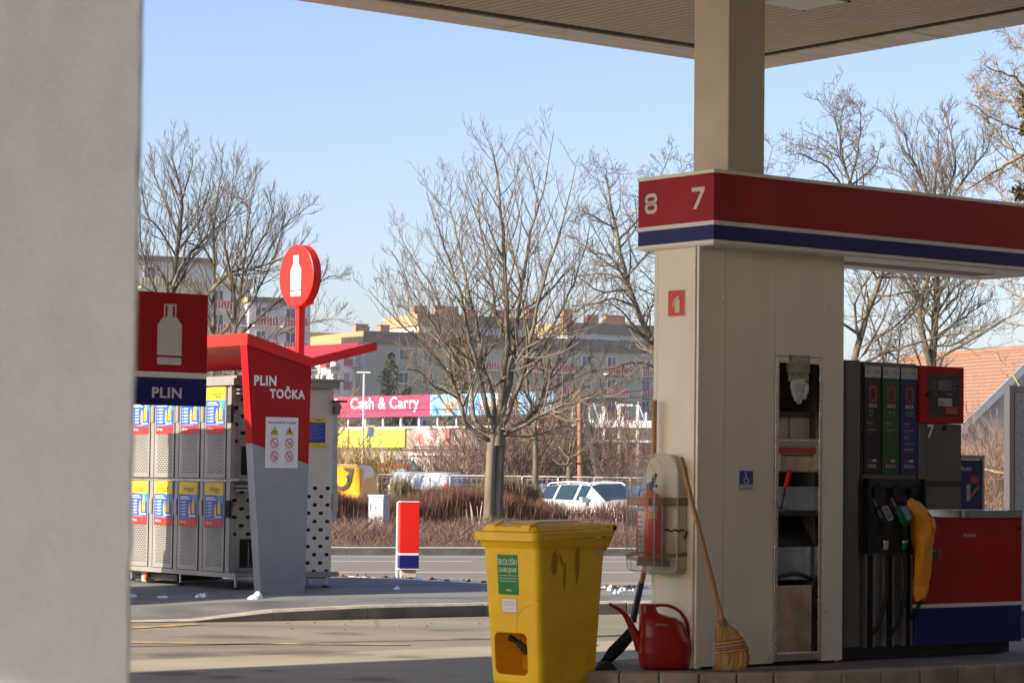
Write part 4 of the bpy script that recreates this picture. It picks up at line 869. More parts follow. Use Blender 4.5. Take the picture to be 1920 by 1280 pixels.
def blot(cx, cy, w_, h_, seed, skew=0):
    b = MB(); r_ = random.Random(seed); b.dpoly(f, [(cx + w_ / 2 * math.cos(t) * r_.uniform(.8, 1.1) + skew * math.sin(t), cy + h_ / 2 * math.sin(t) * r_.uniform(.85, 1.1)) for t in [2 * math.pi * k / 16 for k in range(16)]], STN, 1); b.build('glue_stain', bn)
f = Fr((0, .025, .10), (1, 0, 0), Vector((0, -.025, .80)), .0012)
blot(.16, .70, .07, .16, 1); blot(.38, .69, .05, .23, 2); blot(.26, .62, .03, .18, 3); blot(.22, .72, .03, .08, 4, -.02)
b = MB()
for (x, z) in ((.46, .62), (.42, .42), (.42, .36), (.12, .40), (.48, .02)): b.ddisc(f, x, z, .004, GALV, 2, 10)
b.build('screw_head', bn)
b = MB(); b.tube([(.14, .30, .345), (.20, .25, .30), (.24, .17, .20), (.26, .13, .15)], [.014, .016, .012, .012], BLACKP, 8); b.tube([(.16, .27, .33), (.2, .23, .26)], [.02, .022], mk('tool_dark', (.05, .045, .04), .4), 8)
b.tube([(.15, .29, .34), (.14, .32, .35)], .018, BLACKP, 8)
o = b.build('hand_tool', None); o.location = bn.location; o.rotation_euler = bn.rotation_euler; tag(o, 'dark hand tool lying inside the opening of the yellow bin', 'tool')

# ================================================================== kiosk: fin, butterfly roof, disc sign
KA = 20.81
ki = gthing('gas_kiosk', 'red and grey kiosk fin with butterfly roof reading PLIN TOČKA', 'kiosk', 0, 0)
def kz_(px, py, Y): return pt(px, py, Y).z
zb1, zv = kz_(463, 645, 24.35), kz_(584, 687, 24.85)
k0 = 12.885; z_k = kz_(476, 831, 24.4); z_r = kz_(582, 870, 24.85)
Lb, Lk, Lbot = bq(462, KA), bq(476, KA), bq(497, KA); Rt, Rb = bq(584, KA), bq(579, KA)
zR = lambda t: t
def fin(poly, m, name):
    b = MB(); b.prism(poly, None, m, 'y', KA, KA + .12); o = b.build(name, ki); fix_normals(o); return o
fr_ = Rb + (Rt - Rb) * (z_r - ZP) / (zv - ZP)
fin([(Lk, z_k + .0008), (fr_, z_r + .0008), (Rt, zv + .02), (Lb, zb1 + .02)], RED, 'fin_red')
fin([(Lbot, ZP), (Rb, ZP), (fr_, z_r), (Lk, z_k)], FINGREY, 'fin_grey')
b = MB(); f = Fr((0, KA, 0), (1, 0, 0), (0, 0, 1), .002)
def kx(px): return bq(px, KA)
def kzz(px, py): q = kx(px); return pt(px, py, KA * AV.y + q * BV.y).z
h = kzz(476, 702) - kzz(476, 721)
b.dtext(f, 'PLIN', kx(477), kzz(477, 722), kx(519) - kx(477), h, LETTER, 1, .04, 0)
b.dtext(f, 'TOČKA', kx(507), kzz(507, 746.5), kx(573) - kx(507), h * 1.25, LETTER, 1, .04); b.build('lettering', ki)
b = MB(); px0, px1 = kx(500.5), kx(561); z1_, z0_ = kzz(530, 782), kzz(530, 877); f = Fr((px0, KA, z0_), (1, 0, 0), (0, 0, 1), .0025); wd, H = px1 - px0, z1_ - z0_
SGW = mk('notice_white', (.75, .75, .77), .4); b.box(px0, px1, KA - .004, KA, z0_, z1_, SGW); f.O = Vector((px0, KA - .004, z0_)); f.k = .0015
b.dtext(f, 'SKLADIŠČE PLINA', wd * .07, H * .875, wd * .86, H * .05, SBLACK, 1, .02)
for i, (cx, cy) in enumerate([(.27, .73), (.73, .73), (.27, .49), (.73, .49), (.27, .23), (.73, .23)]):
    cx *= wd; cy *= H; s_ = wd * .125
    if i < 2:
        b.dpoly(f, [(cx - s_, cy - s_ * .75), (cx + s_, cy - s_ * .75), (cx, cy + s_ * .95)], SBLACK, 1); b.dpoly(f, [(cx - s_ * .84, cy - s_ * .66), (cx + s_ * .84, cy - s_ * .66), (cx, cy + s_ * .77)], YELLOW, 2)
        if i == 0: b.dtext(f, 'EX', cx - s_ * .4, cy - s_ * .52, s_ * .8, s_ * .6, SBLACK, 3)
        else: b.dpoly(f, [(cx - s_ * .2, cy - s_ * .4), (cx + s_ * .2, cy - s_ * .4), (cx + s_ * .3, cy - s_ * .05), (cx, cy + s_ * .5), (cx - s_ * .25, cy + s_ * .1)], SBLACK, 3)
    else:
        b.dline(f, cx - s_ * .4, cy - s_ * .35, cx + s_ * .45, cy + s_ * .3, s_ * .22, GREYT, 1) if i % 2 else b.dring(f, cx, cy, s_ * .3, s_ * .42, GREYT, 1, 200, 380, 8)
        b.dring(f, cx, cy, s_ * .82, s_, PRED, 2); b.dline(f, cx - s_ * .62, cy + s_ * .62, cx + s_ * .62, cy - s_ * .62, s_ * .17, PRED, 3)
    for k in range(2): b.drect(f, cx - s_ * (1.2 - .3 * k), cy - s_ * 1.25 - k * .016, cx + s_ * (1.2 - .3 * k), cy - s_ * 1.2 - k * .016, GREYT, 1)
b.build('warning_notice', ki)
# roof
bl, bv, bt = bq(463, KA - .02), bq(585, KA - .02), bq(706.5, KA - .02)
def rz(px, py, b_): return pt(px, py, (KA - .02) * AV.y + b_ * BV.y).z
zl1, zl0 = rz(463, 624, bl), rz(461, 646, bl); zv1, zv0 = rz(585, 670.5, bv), rz(584, 687.5, bv); zt1, zt0 = rz(705, 640.5, bt), rz(707, 657, bt)
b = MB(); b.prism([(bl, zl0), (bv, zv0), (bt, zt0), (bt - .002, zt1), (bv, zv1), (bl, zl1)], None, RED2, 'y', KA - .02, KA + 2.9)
o = b.build('roof', ki); bm = bmesh.new(); bm.from_mesh(o.data); bmesh.ops.triangulate(bm, faces=bm.faces); bm.to_mesh(o.data); bm.free(); fix_normals(o)
# posts at far end
b = MB(); b.box(13.3, 13.4, KA + 2.6, KA + 2.7, ZP, zv0, FINGREY); b.build('rear_post', ki)
# disc sign on its pole
dk = gthing('disc_sign', 'round red sign with white gas bottle on a pole above the kiosk', 'sign', 0, 0)
pc = pt(563, 600, 24.95); da, db = AV.dot(pc), BV.dot(pc); zc = pt(563, 518, 24.95).z
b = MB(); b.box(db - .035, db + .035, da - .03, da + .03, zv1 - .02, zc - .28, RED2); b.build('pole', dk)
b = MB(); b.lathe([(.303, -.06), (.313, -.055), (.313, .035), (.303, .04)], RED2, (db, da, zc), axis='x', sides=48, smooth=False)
f = Fr((db - .06, da, zc), (0, -1, 0), (0, 0, 1), .002)
def bottle(b, f, cx, y0, s, m, l=1):
    """white gas bottle pictogram, s = height; open neck frame"""
    W_ = s * .46; b.dpoly(f, rrect(cx - W_ / 2, y0, cx + W_ / 2, y0 + s * .12, s * .03), m, l)
    b.dpoly(f, [(cx - W_ / 2, y0 + s * .155), (cx + W_ / 2, y0 + s * .155), (cx + W_ / 2, y0 + s * .66), (cx + W_ * .27, y0 + s * .79), (cx - W_ * .27, y0 + s * .79), (cx - W_ / 2, y0 + s * .66)], m, l)
    b.drect(f, cx - W_ * .11, y0 + s * .79, cx + W_ * .11, y0 + s, m, l)
    for sg in (-1, 1):
        x_ = cx + sg * W_ * .225; b.drect(f, x_ - W_ * .03, y0 + s * .79, x_ + W_ * .03, y0 + s, m, l)
    b.drect(f, cx - W_ * .255, y0 + s * .975, cx + W_ * .255, y0 + s, m, l + .5)
bottle(b, f, 0, -.2, .405, LETTER); o = b.build('disc', dk)
# hanging board PLIN
pb = gthing('gas_board', 'red and blue board reading PLIN beside the plaster wall', 'sign', 16.43, 0)
b1 = bq(388, 16.43); b0 = b1 - .70; Yb = 19.0
zz = [pt(388, y, Yb).z for y in (762, 710.5, 700, 553)]
b = MB(); b.box(b0, b1, 0, .06, zz[2], zz[3], RED); b.box(b0, b1, 0, .06, zz[1], zz[2] - .0005, WHITE); b.box(b0, b1, 0, .06, zz[0], zz[1] - .0005, BLUE)
f = Fr((b0, 0, zz[0]), (1, 0, 0), (0, 0, 1), .002); xc = bq(317, 16.43) - b0
LG = mk('board_lettering', (.62, .6, .66), .5)
bottle(b, f, xc, zz[2] - zz[0] + .055, .455, LG); x_ = bq(286, 16.43) - b0; x2_ = bq(341.5, 16.43) - b0; b.dtext(f, 'PLIN', x_, .055, x2_ - x_, .08, LG, 1, .03); b.build('board', pb)
b = MB(); b.box(b0 - .14, b0 - .06, 0, .06, 0, zz[3], GALV); b.box(b0 - .06, b0 - .0005, .01, .05, zz[0] + .1, zz[0] + .14, GALV); b.box(b0 - .06, b0 - .0005, .01, .05, zz[3] - .14, zz[3] - .1, GALV); b.build('post', pb)

# ================================================================== gas bottle rack
RA, RB_, RD = 21.62, 13.23, 1.21      # right end a, front b, depth
rk = gthing('gas_rack', 'steel gas bottle rack with eight poster covered locker doors in view', 'rack', RA, RB_)
NC, PW = 4, .51; LR = NC * PW + .08
z0r, z1r = .285, 2.155
b = MB()
b.box(-.03, RD, -.16, LR, z0r - .05, z0r - .002, GALVL)            # base tray
b.box(-.05, RD + .02, -.10, LR, z1r + .005, z1r + .075, GALVL)     # top beam
b.box(RD - .02, RD, 0, LR, z0r, z1r, GALVL)                         # back
b.box(.02, RD - .021, LR - .02, LR, z0r, z1r, GALVL)
b.box(.02, RD - .021, .03, LR - .021, 1.19, 1.22, GALV)             # mid shelf
for y in [-.06, PW * 2, LR - .08]:
    for x in (.03, RD - .1): b.tube([(x + .02, y + .02, ZP), (x + .02, y + .02, z0r - .05)], .014, GALV, 8); b.lathe([(.045, 0), (.045, .01), (.02, .02)], RUBBER, (x + .02, y + .02, ZP), sides=12)
b.build('frame', rk, bevel=.002)
b = MB(); b.box(-.04, RD + .05, -.14, LR, z1r + .076, z1r + .1, GALVL); rf = b.build('rack_roof', rk)
STP = mk('poster_label_white', (.7, .7, .7), .5); BOT = mk('bottle_yellow', (.85, .5, .02), .5)
def door(z0, z1, y):
    """locker door facing -x; y = its right (viewer) edge"""
    d = bpy.data.objects.new('locker_door', None); C.objects.link(d); d.parent = rk; d.location = (0, y, z0)
    H = z1 - z0; b = MB()
    b.box(-.012, .02, .006, .085, .0, H, GALVL); b.box(-.012, .02, PW - .035, PW - .006, .0, H, GALVL); b.box(-.02, .018, .086, PW - .036, 0, H, GALVL)
    b.box(-.016, -.0125, .076, .0855, 0, H, DARKGAP); b.box(-.016, -.0125, PW - .0355, PW - .028, 0, H, DARKGAP)
    f = Fr((-.02, PW - .036, 0), (0, -1, 0), (0, 0, 1), .0015); wd = PW - .122
    for k in range(20):
        for j in range(6 if k % 2 == 0 else 5):
            x = .045 + j * .056 + (0 if k % 2 == 0 else .028); zz_ = .055 + k * .0205 * (H / .93); b.dpoly(f, [(x, zz_), (x + .03, zz_), (x + .034, zz_ + .009), (x + .004, zz_ + .009)], DARKGAP, 1)
    b.drect(f, 0, .0, wd, .004, DARKGAP, 1); b.build('door_panel', d)
    b = MB(); p0, p1 = H * .49, H - .004; hh = p1 - p0; w2 = wd - .03
    b.drect(f, .01, p0 + hh * .72, .01 + w2, p1, YELLOW, 2); b.drect(f, .01, p0 + hh * .18, .01 + w2, p0 + hh * .72, PBLUE, 2); b.drect(f, .01, p0, .01 + w2, p0 + hh * .18, PRED, 2)
    b.dpoly(f, [(.01 + w2 * .6, p0 + hh * .72), (.01 + w2, p0 + hh * .72), (.01 + w2, p0 + hh * .5)], PCYAN, 3)
    b.dtext(f, 'PLINDOM', .01 + w2 * .26, p0 + hh * .81, w2 * .52, hh * .065, SBLACK, 3, .0, .2); b.drect(f, .01 + w2 * .5, p0 + hh * .775, .01 + w2 * .78, p0 + hh * .798, PRED, 3); b.dline(f, .01 + w2 * .34, p0 + hh * .93, .01 + w2 * .42, p0 + hh * .885, .006, PRED, 3)
    for q, (yy, x1_) in enumerate(((.675, .55), (.63, .64))): b.drect(f, .01 + w2 * .07, p0 + hh * (yy - .02), .01 + w2 * x1_, p0 + hh * yy, LETTER, 3.5)
    for q in range(5):
        yy = .555 - q * .07; b.drect(f, .01 + w2 * .08, p0 + hh * (yy - .02), .01 + w2 * .13, p0 + hh * yy, LETTER, 3)
        for r_ in range(2): b.drect(f, .01 + w2 * .18, p0 + hh * (yy - .004 - r_ * .02), .01 + w2 * (.42 - .05 * r_), p0 + hh * (yy + .006 - r_ * .02), LETTER, 3)
    for cx, y0_, s_ in ((.8, .3, .36), (.6, .27, .27)):
        cx = .01 + w2 * cx; y0_ = p0 + hh * y0_; s_ *= hh; W_ = s_ * .34
        b.dpoly(f, [(cx - W_ / 2, y0_ + W_ * .1), (cx - W_ * .4, y0_), (cx + W_ * .4, y0_), (cx + W_ / 2, y0_ + W_ * .1), (cx + W_ / 2, y0_ + s_ * .62), (cx + W_ * .25, y0_ + s_ * .78), (cx + W_ * .22, y0_ + s_), (cx - W_ * .22, y0_ + s_), (cx - W_ * .25, y0_ + s_ * .78), (cx - W_ / 2, y0_ + s_ * .62)], BOT, 4 if s_ > .3 * hh else 4.6)
        b.drect(f, cx - W_ * .1, y0_ + s_ * .85, cx + W_ * .1, y0_ + s_ * .96, GREYT, 5); b.drect(f, cx - W_ * .15, y0_ + s_ * .52, cx + W_ * .45, y0_ + s_ * .56, PRED, 5)
    b.drect(f, .01 + w2 * .56, p0 + hh * .225, .01 + w2 * .93, p0 + hh * .255, LETTER, 3); b.drect(f, .01 + w2 * .07, p0 + hh * .195, .01 + w2 * .68, p0 + hh * .2, LETTER, 3)
    b.dtext(f, '.10 kg', .01 + w2 * .04, p0 + hh * .06, w2 * .36, hh * .07, LETTER, 3, .02); b.build('door_poster', d)
    b = MB(); b.box(-.022, -.0125, .012, .07, H * .62, H * .80, GALVL); b.box(-.0235, -.0225, .03, .034, H * .62, H * .80, GALV); b.build('latch', d)
    return d
d0 = door(1.222, 2.15, .0); d1 = door(z0r, 1.187, .0)
for d, z in ((d0, 1.222), (d1, z0r)):
    for k in range(1, NC):
        c = copy_tree(d, rk); c.location = (0, k * PW, z)
for d in (d0, d1):      # the end column has its latch box open: dark slot with a red cap
    pass
b = MB()
for z0_, z1_ in ((z0r, 1.187), (1.222, 2.15)):
    H = z1_ - z0_
    b.box(-.03, .02, -.03, .0, z0_, z0_ + H * .60, GALVL); b.box(-.03, .02, -.03, .0, z0_ + H * .82, z1_, GALVL); b.box(-.028, .0, -.02, .07, z0_ + H * .61, z0_ + H * .80, DARKGAP)
b.build('corner_post', rk)
for z in (.96, 1.90):
    b = MB(); b.lathe([(.0, -.005), (.022, 0), (.024, .03), (.014, .05)], PRED, (.03, -.005, z), axis='y', sides=12); b.tube([(.03, 0, z), (.03, .02, z - .09)], .01, GALV, 8); b.build('red_handle', rk)
# open bays on the end, facing -y
HOLE = mk('rack_hole', (.01, .008, .006), .9)
b = MB()
NIN = mk('bay_steel', (.30, .27, .23), .35, .8, var=.2, vs_=4)
b.box(.05, .62, .14, .15, z0r, 1.187, NIN); b.box(.05, .62, .14, .15, 1.222, z1r, NIN); b.box(.60, .62, .0, .139, z0r, z1r, GALVL)
f = Fr((.0, .14, 0), (1, 0, 0), (0, 0, 1), .002)
for zb_ in (z0r, 1.222):
    for k in range(7):
        for j in range(2 if k % 2 else 3):
            x = .13 + j * .17 + (.085 if k % 2 else 0); z = zb_ + .38 + k * .085
            if z < zb_ + .88: b.dpoly(f, rrect(x - .03, z - .018, x + .03, z + .018, .017), HOLE, 1)
    b.drect(f, .2, zb_ + .04, .5, zb_ + .33, HOLE, 1)
    for k in range(9): b.drect(f, .3, zb_ + .06 + k * .028, .31, zb_ + .07 + k * .028, CHROME, 2)
b.build('bay_lining', rk)
b = MB()
for z in (1.10, 1.14, 1.205, 2.07, 2.11): b = MB(); b.box(.02, .62, -.10, .13, z, z + .02, GALV); b.build('bay_rail', rk)
b = MB(); zt_ = pt(600, 722, 25.7).z
b.box(.64, RD, -.012, 0, z0r - .08, z1r, mk('end_panel_warm_lit_steel', (.66, .60, .50), .4, .2, var=.06, vs_=3)); f = Fr((.64, -.012, 0), (1, 0, 0), (0, 0, 1), .002)  # cream tone puts a warm reflection into the plain steel panel
for k in range(13):
    z = z0r + .0 + k * .085
    for j in range(4):
        x = .05 + j * .155 + (.0775 if k % 2 else 0)
        if x < .56 and z < 1.22: b.dpoly(f, rrect(x - .026, z - .018, x + .026, z + .018, .017), HOLE, 1)
b.drect(f, .0, z0r - .0295, .57, z0r - .025, GALV, 1); b.build('end_panel', rk)
b = MB(); x1 = bq(611, RA) - RB_; z1_, z0_ = pt(600, 783, 25.7).z, pt(600, 838, 25.7).z
b.box(.8, x1, -.02, -.0125, z0_, z1_, YELLOW); f = Fr((.8, -.02, z0_), (1, 0, 0), (0, 0, 1)); H = z1_ - z0_; wd = x1 - .8
b.drect(f, .0, H * .16, wd - .006, H * .84, mk('notice_blue', (.02, .03, .3), .5), 1); b.drect(f, wd * .6, H * .9, wd * .8, H * .94, PRED, 1)
for k in range(12): b.drect(f, .02, H * (.78 - k * .048), wd - .03 - (k % 3) * .03, H * (.79 - k * .048), mk('notice_print', (.3, .35, .6), .5), 2)
b.build('notice', rk)
# small camera lamp and grey box on the far corner
b = MB(); q = RD
b.box(q, q + .06, -.05, .02, 1.98, 2.03, GALV); b.box(q - .02, q + .12, -.09, .0, 2.02, 2.045, mk('brown_hood', (.12, .08, .06), .5)); b.tube([(q + .05, -.04, 2.0), (q + .02, -.04, 1.9)], .035, mk('lamp_mesh_grey', (.2, .2, .18), .5), 8); b.build('security_lamp', rk)
b = MB(); b.box(q + .001, q + .07, .0, .03, .8, 2.0, GALV); b.box(q + .001, q + .06, -.03, .0, .9, 1.08, GALV); b.build('side_bracket', rk)
# tall dark box behind the rack
db_ = gthing('dark_cabinet', 'tall narrow dark metal box hung at the right side of the gas rack', 'cabinet', RA + .3, RB_)
b = MB(); b.box(RD + .075, RD + .22, .0, .4, pt(635, 918, 26).z, pt(635, 826, 26).z, mk('dark_teal_metal', (.02, .03, .033), .45)); b.box(RD + .070, RD + .235, -.02, .42, pt(635, 826, 26).z + .001, pt(635, 821, 26).z, MATS['dark_teal_metal'])
b.box(RD + .09, RD + .2, -.004, 0, pt(635, 905, 26).z, pt(635, 840, 26).z, MATS['dark_teal_metal']); b.build('box', db_, bevel=.004)
b = MB(); b.box(RD + .16, RD + .2, .35, .39, ZP, pt(635, 918, 26).z - .001, GALV); b.build('stand', db_)

# pallet truck glimpsed under the rack
pj = gthing('pallet_jack', 'dark pallet jack with an orange handle foot under the left end of the rack', 'pallet jack', RA + 1.7, RB_ + .1)
b = MB(); b.box(.0, .5, -.5, .6, ZP + .03, ZP + .09, BLACKP); b.box(.0, .5, .75, .85, ZP + .0, ZP + .1, BLACKP); b.build('fork', pj); b = MB(); b.tube([(-.03, .1, ZP + .02), (-.02, .08, ZP + .13)], .02, mk('jack_orange', (.7, .12, .02), .5), 8); b.build('handle', pj)

# marker post and electrical cabinet
c = gp(764, 1083, .09); mp_ = thing('marker_post', 'red white and blue square marker post on the snowy verge', 'marker post', (c.x, c.y + .1, .04), R(9))
s_ = c.y / FPX; Hm = (1083 - 942) * s_ + .05
b = MB(); b.box(-.085, .085, -.085, .085, 0, .2, mk('post_stub_cream', (.5, .45, .36), .6)); b.box(-.130, -.1145, .07, .115, .02, Hm, WHITE); b.build('base', mp_)
b = MB(); zz = [Hm * k for k in (.17, .18, .335, .365, 1.0)]
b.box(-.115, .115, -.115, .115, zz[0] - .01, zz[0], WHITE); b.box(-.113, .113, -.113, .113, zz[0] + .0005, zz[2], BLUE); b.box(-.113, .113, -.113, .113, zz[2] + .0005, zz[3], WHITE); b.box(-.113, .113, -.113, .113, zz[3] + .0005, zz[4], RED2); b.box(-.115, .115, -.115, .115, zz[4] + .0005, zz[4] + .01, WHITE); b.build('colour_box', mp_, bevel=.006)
c = pt(711, 960, 50.0); ec = thing('electrical_cabinet', 'pale grey electrical cabinet with red warning mark among the shrubs', 'cabinet', (c.x, 50, gz(50)), R(-22))
Hc = pt(711, 927, 50).z - gz(50); s_ = 50 / FPX
b = MB(); CAB = mk('cabinet_grey_white', (.42, .44, .45), .5, var=.03); b.box(-.16, .16, -.16, .16, -.1, Hc - .04, CAB); b.box(-.175, .175, -.175, .175, Hc - .039, Hc, CAB)
for x in range(7): b.box(-.164, -.16, -.14 + x * .045, -.12 + x * .045, Hc - .45, Hc - .06, CAB)
b.box(-.14, .15, -.163, -.16, Hc - .4, Hc - .06, CAB); b.box(-.14, .15, -.163, -.16, Hc - .66, Hc - .41, CAB)
f = Fr((0, -.163, Hc - .27), (1, 0, 0), (0, 0, 1), .003); b.dpoly(f, [(.0, .045), (-.018, 0), (.0, .004), (-.006, -.045), (.02, .012), (.004, .01), (.014, .045)], PRED, 1); b.build('box', ec, bevel=.004)
b = MB(); b.box(-.13, -.115, -.185, -.163, Hc - .3, Hc - .18, WHITE); b.build('handle', ec)
# ================================================================== vehicles
TYRE = mk('tyre_rubber', (.02, .02, .02), .8); RIM = mk('alloy_rim', (.4, .4, .42), .35, .8); CGL = mk('car_glass', (.015, .035, .045), .05, spec=.9); LAMPW = mk('headlamp_glass', (.5, .52, .55), .1); LAMPR = mk('tail_lamp_red', (.45, .01, .01), .2)
def vehicle(name, label, cat, loc, heading, st, paint, Wd, wheels, wr, group=None, lamps=True):
    """st: (x, zbot, zbelt, ztop, wtop, kind to next: p paint, g side glass, w screen)"""
    t = thing(name, label, cat, loc, R(90 - heading), group); rings = []
    for (x, zb, zbe, zt, wt, k) in st:
        h = Wd / 2; half = [(h * .86, zb), (h * .97, zb + .12), (h, (zb + zbe) / 2), (h * .97, zbe - .03), (h * .93, zbe), (wt, zt), (wt * .55, zt + .06)]
        rings.append([(x, y, z) for y, z in half] + [(x, -y, z) for y, z in half[::-1]])
    n = len(rings[0]); B = MB(); 
    for i in range(len(rings) - 1):
        k = st[i][5]; wins = []
        for j in range(n):
            j2 = (j + 1) % n; q = [rings[i][j], rings[i][j2], rings[i + 1][j2], rings[i + 1][j]]
            side = j in (4, 8); top = j in (5, 6, 7)
            if (k == 'g' and side) or (k == 'w' and top):
                w_ = MB(); c = [sum(p[a] for p in q) / 4 for a in range(3)]
                wins.append(q); B.add(q, [(0, 1, 2, 3)], BLACKP)
            else: B.add(q, [(0, 1, 2, 3)], paint, True)
        if k == 'g':
            for q in wins:
                m = MB(); sgn = 1 if q[0][1] > 0 else -1
                V = [Vector(p) for p in q]; c = sum(V, Vector()) / 4; V = [c + (p - c) * .93 + Vector((0, .006 * sgn, .002)) for p in V]; m.add(V, [(0, 1, 2, 3)], CGL); m.build('side_window', t)
        elif k == 'w':
            m = MB()
            for q in wins: m.add([Vector(p) + Vector((.0, 0, .008)) for p in q], [(0, 1, 2, 3)], CGL)
            m.build('windscreen' if st[i][0] > 0 else 'rear_window', t)
    B.add(rings[0], [tuple(range(n))[::-1]], paint); B.add(rings[-1], [tuple(range(n))], paint)
    bo = B.build('body', t); bm = bmesh.new(); bm.from_mesh(bo.data); bmesh.ops.remove_doubles(bm, verts=bm.verts, dist=.001); bmesh.ops.recalc_face_normals(bm, faces=bm.faces); bm.to_mesh(bo.data); bm.free()
    for wx in wheels:
        for sg in (-1, 1):
            y = sg * (Wd / 2 - .0); m = MB(); m.lathe([(wr + .06, 0), (wr + .055, .012 * sg)], BLACKP, (wx, y, wr + .02), axis='y', sides=26); m.build('wheel_arch', t)
            m = MB(); pr = [(wr * .7, -.2 * sg), (wr, -.17 * sg), (wr, .005 * sg), (wr * .7, .03 * sg)]; m.lathe([(r_, h) for r_, h in pr], TYRE, (wx, y, wr), axis='y', sides=26); wl = m.build('wheel', t)
            m = MB(); m.lathe([(wr * .1, .04 * sg), (wr * .66, .035 * sg), (wr * .66, .03 * sg)], RIM, (wx, y, wr), axis='y', sides=20)
            for k in range(5):
                a = k * 1.2566 + .3; m.lathe([(wr * .1, .0), (wr * .1, .004 * sg)], BLACKP, (wx + wr * .42 * math.cos(a), y + .04 * sg, wr + wr * .42 * math.sin(a)), axis='y', sides=8)
            m.build('rim', wl)
    xf, xr = st[-1][0], st[0][0]
    for sg in ((-1, 1) if lamps else ()):
        m = MB(); z = st[-1][3]; m.obox((xf - .05, sg * Wd * .36, z - .06), (.09, 0, -.01), (0, Wd * .1, 0), (0, 0, .06), LAMPW); m.build('headlight', t)
        m = MB(); z = st[0][3]; m.obox((xr + .02, sg * Wd * .42, z - .05), (.05, 0, 0), (0, Wd * .06, 0), (0, 0, .16), LAMPR); m.build('tail_light', t)
    m = MB(); m.box(xf - .02, xf + .02, -Wd * .36, Wd * .36, .3, .42, BLACKP); m.box(xf - .01, xf + .025, -.26, .26, .44, .54, WHITE); m.box(xr - .02, xr + .02, -Wd * .3, Wd * .3, .35, .42, BLACKP); m.build('bumper_trim', t)
    return t
CWH = mk('car_white_paint', (.47, .48, .50), .25, coat=.5); CYL = mk('post_yellow_paint', (.8, .36, .008), .3, coat=.4); CSIL = mk('car_silver_paint', (.4, .42, .45), .25, .5)
def wagon():
    return [(-2.28, .42, .86, .87, .72, 'p'), (-2.22, .34, .93, .95, .72, 'w'), (-1.75, .3, 1.02, 1.34, .60, 'g'), (-1.1, .28, 1.01, 1.40, .61, 'p'), (-1.0, .28, 1.01, 1.405, .61, 'g'), (-.12, .28, 1.0, 1.42, .61, 'p'), (0, .28, 1.0, 1.415, .61, 'g'), (.42, .28, .99, 1.38, .6, 'w'), (1.25, .28, .93, .98, .70, 'p'), (1.9, .28, .86, .88, .68, 'p'), (2.18, .3, .72, .74, .62, 'p'), (2.28, .38, .6, .62, .55, 'p')]
def van(L=5.2, H=1.85, zg=1.1):
    h = L / 2
    return [(-h, .38, zg, H - .42, .66, 'p'), (-h + .05, .32, zg, H - .16, .70, 'p'), (-h + .2, .3, zg, H, .76, 'p'), (.25, .3, zg, H, .78, 'g'), (.9, .3, zg, H - .03, .76, 'w'), (1.5 + (L - 5) * .4, .3, zg - .05, zg, .75, 'p'), (h - .25, .3, .85, .88, .7, 'p'), (h, .35, .6, .62, .65, 'p')]
c = pt(1022, 990, 70.5); hd = Vector((math.sin(R(146.6)), math.cos(R(146.6)), 0))
suv = vehicle('parked_car', 'white estate car with roof rails behind the brown hedge', 'car', (c + hd * 2.28).xy.to_3d() + Vector((.22, 0, -.42)), 146.6, wagon(), CWH, 1.8, (-1.38, 1.35), .33)
m = MB()
for sg in (-1, 1):
    m.tube([(-1.75, sg * .56, 1.37), (-1.6, sg * .57, 1.45), (-.6, sg * .58, 1.50), (.2, sg * .58, 1.48), (.35, sg * .58, 1.41)], .022, CWH, 8); m.box(-.7, -.62, sg * .58 - .02, sg * .58 + .02, 1.42, 1.49, CWH)
m.build('roof_rail', suv)
m = MB()
for sg in (-1, 1): m.obox((.62, sg * .99, 1.02), (.07, 0, 0), (0, .1, 0), (0, 0, .07), CWH)
m.build('wing_mirror', suv)
c = pt(678, 900, 72); pv = vehicle('post_van', 'yellow van with black post horn emblem half hidden by the gas rack', 'van', Vector((c.x - 1.9, 72.6, -.4)), 285, van(4.4, 1.80), CYL, 1.75, (-1.4, 1.3), .31, lamps=False)
m = MB(); sd = Fr((-1.35, .89, 1.05), (-1, 0, 0), (0, .0, 1), .004); sd = Fr((-1.35, -.885, 1.05), (1, 0, 0), (0, .07, 1), .004)
for fr2 in (Fr((-1.62, .80, 1.42), (-1, 0, 0), (0, -.13, 1), .03), Fr((-1.62, -.80, 1.42), (1, 0, 0), (0, .13, 1), .03)):
    m.dring(fr2, 0, 0, .18, .27, SBLACK, 1, 150, 400, 22); m.dpoly(fr2, [(.19, -.05), (.28, -.05), (.36, .36), (.05, .36), (.1, .28), (.22, .25)], SBLACK, 1); m.dring(fr2, -.02, -.02, .0, .0001, SBLACK, 1, 0, 90, 2)
m.build('post_horn', pv)
m = MB()
for sg in (-1, 1): m.tube([(-2.13, sg * .84, .6), (-2.13, sg * .80, 1.1), (-2.08, sg * .70, 1.5), (-1.98, sg * .66, 1.76)], .022, LAMPR, 6)
m.box(-2.0, 1.0, -.55, .55, 1.86, 1.875, mk('van_roof_white', (.6, .62, .66), .4)); m.build('rear_trim', pv)
c = pt(762, 900, 88); vehicle('parked_car', 'white people carrier seen from behind beyond the wire fence', 'car', Vector((c.x, 88, -.4)), 300, van(4.3, 1.62, 1.0), CWH, 1.75, (-1.3, 1.3), .31)
for k, (px, D, lb) in enumerate(((985, 93, 'silver car roof glinting left behind the green hedge beyond the main tree'), (1022, 96, 'silver car roof right of the leaning tree trunk behind the green hedge'))):
    c = pt(px, 900, D); vehicle('parked_car', lb, 'car', Vector((c.x, D, -.4)), 80, wagon(), CSIL, 1.75, (-1.38, 1.35), .32)
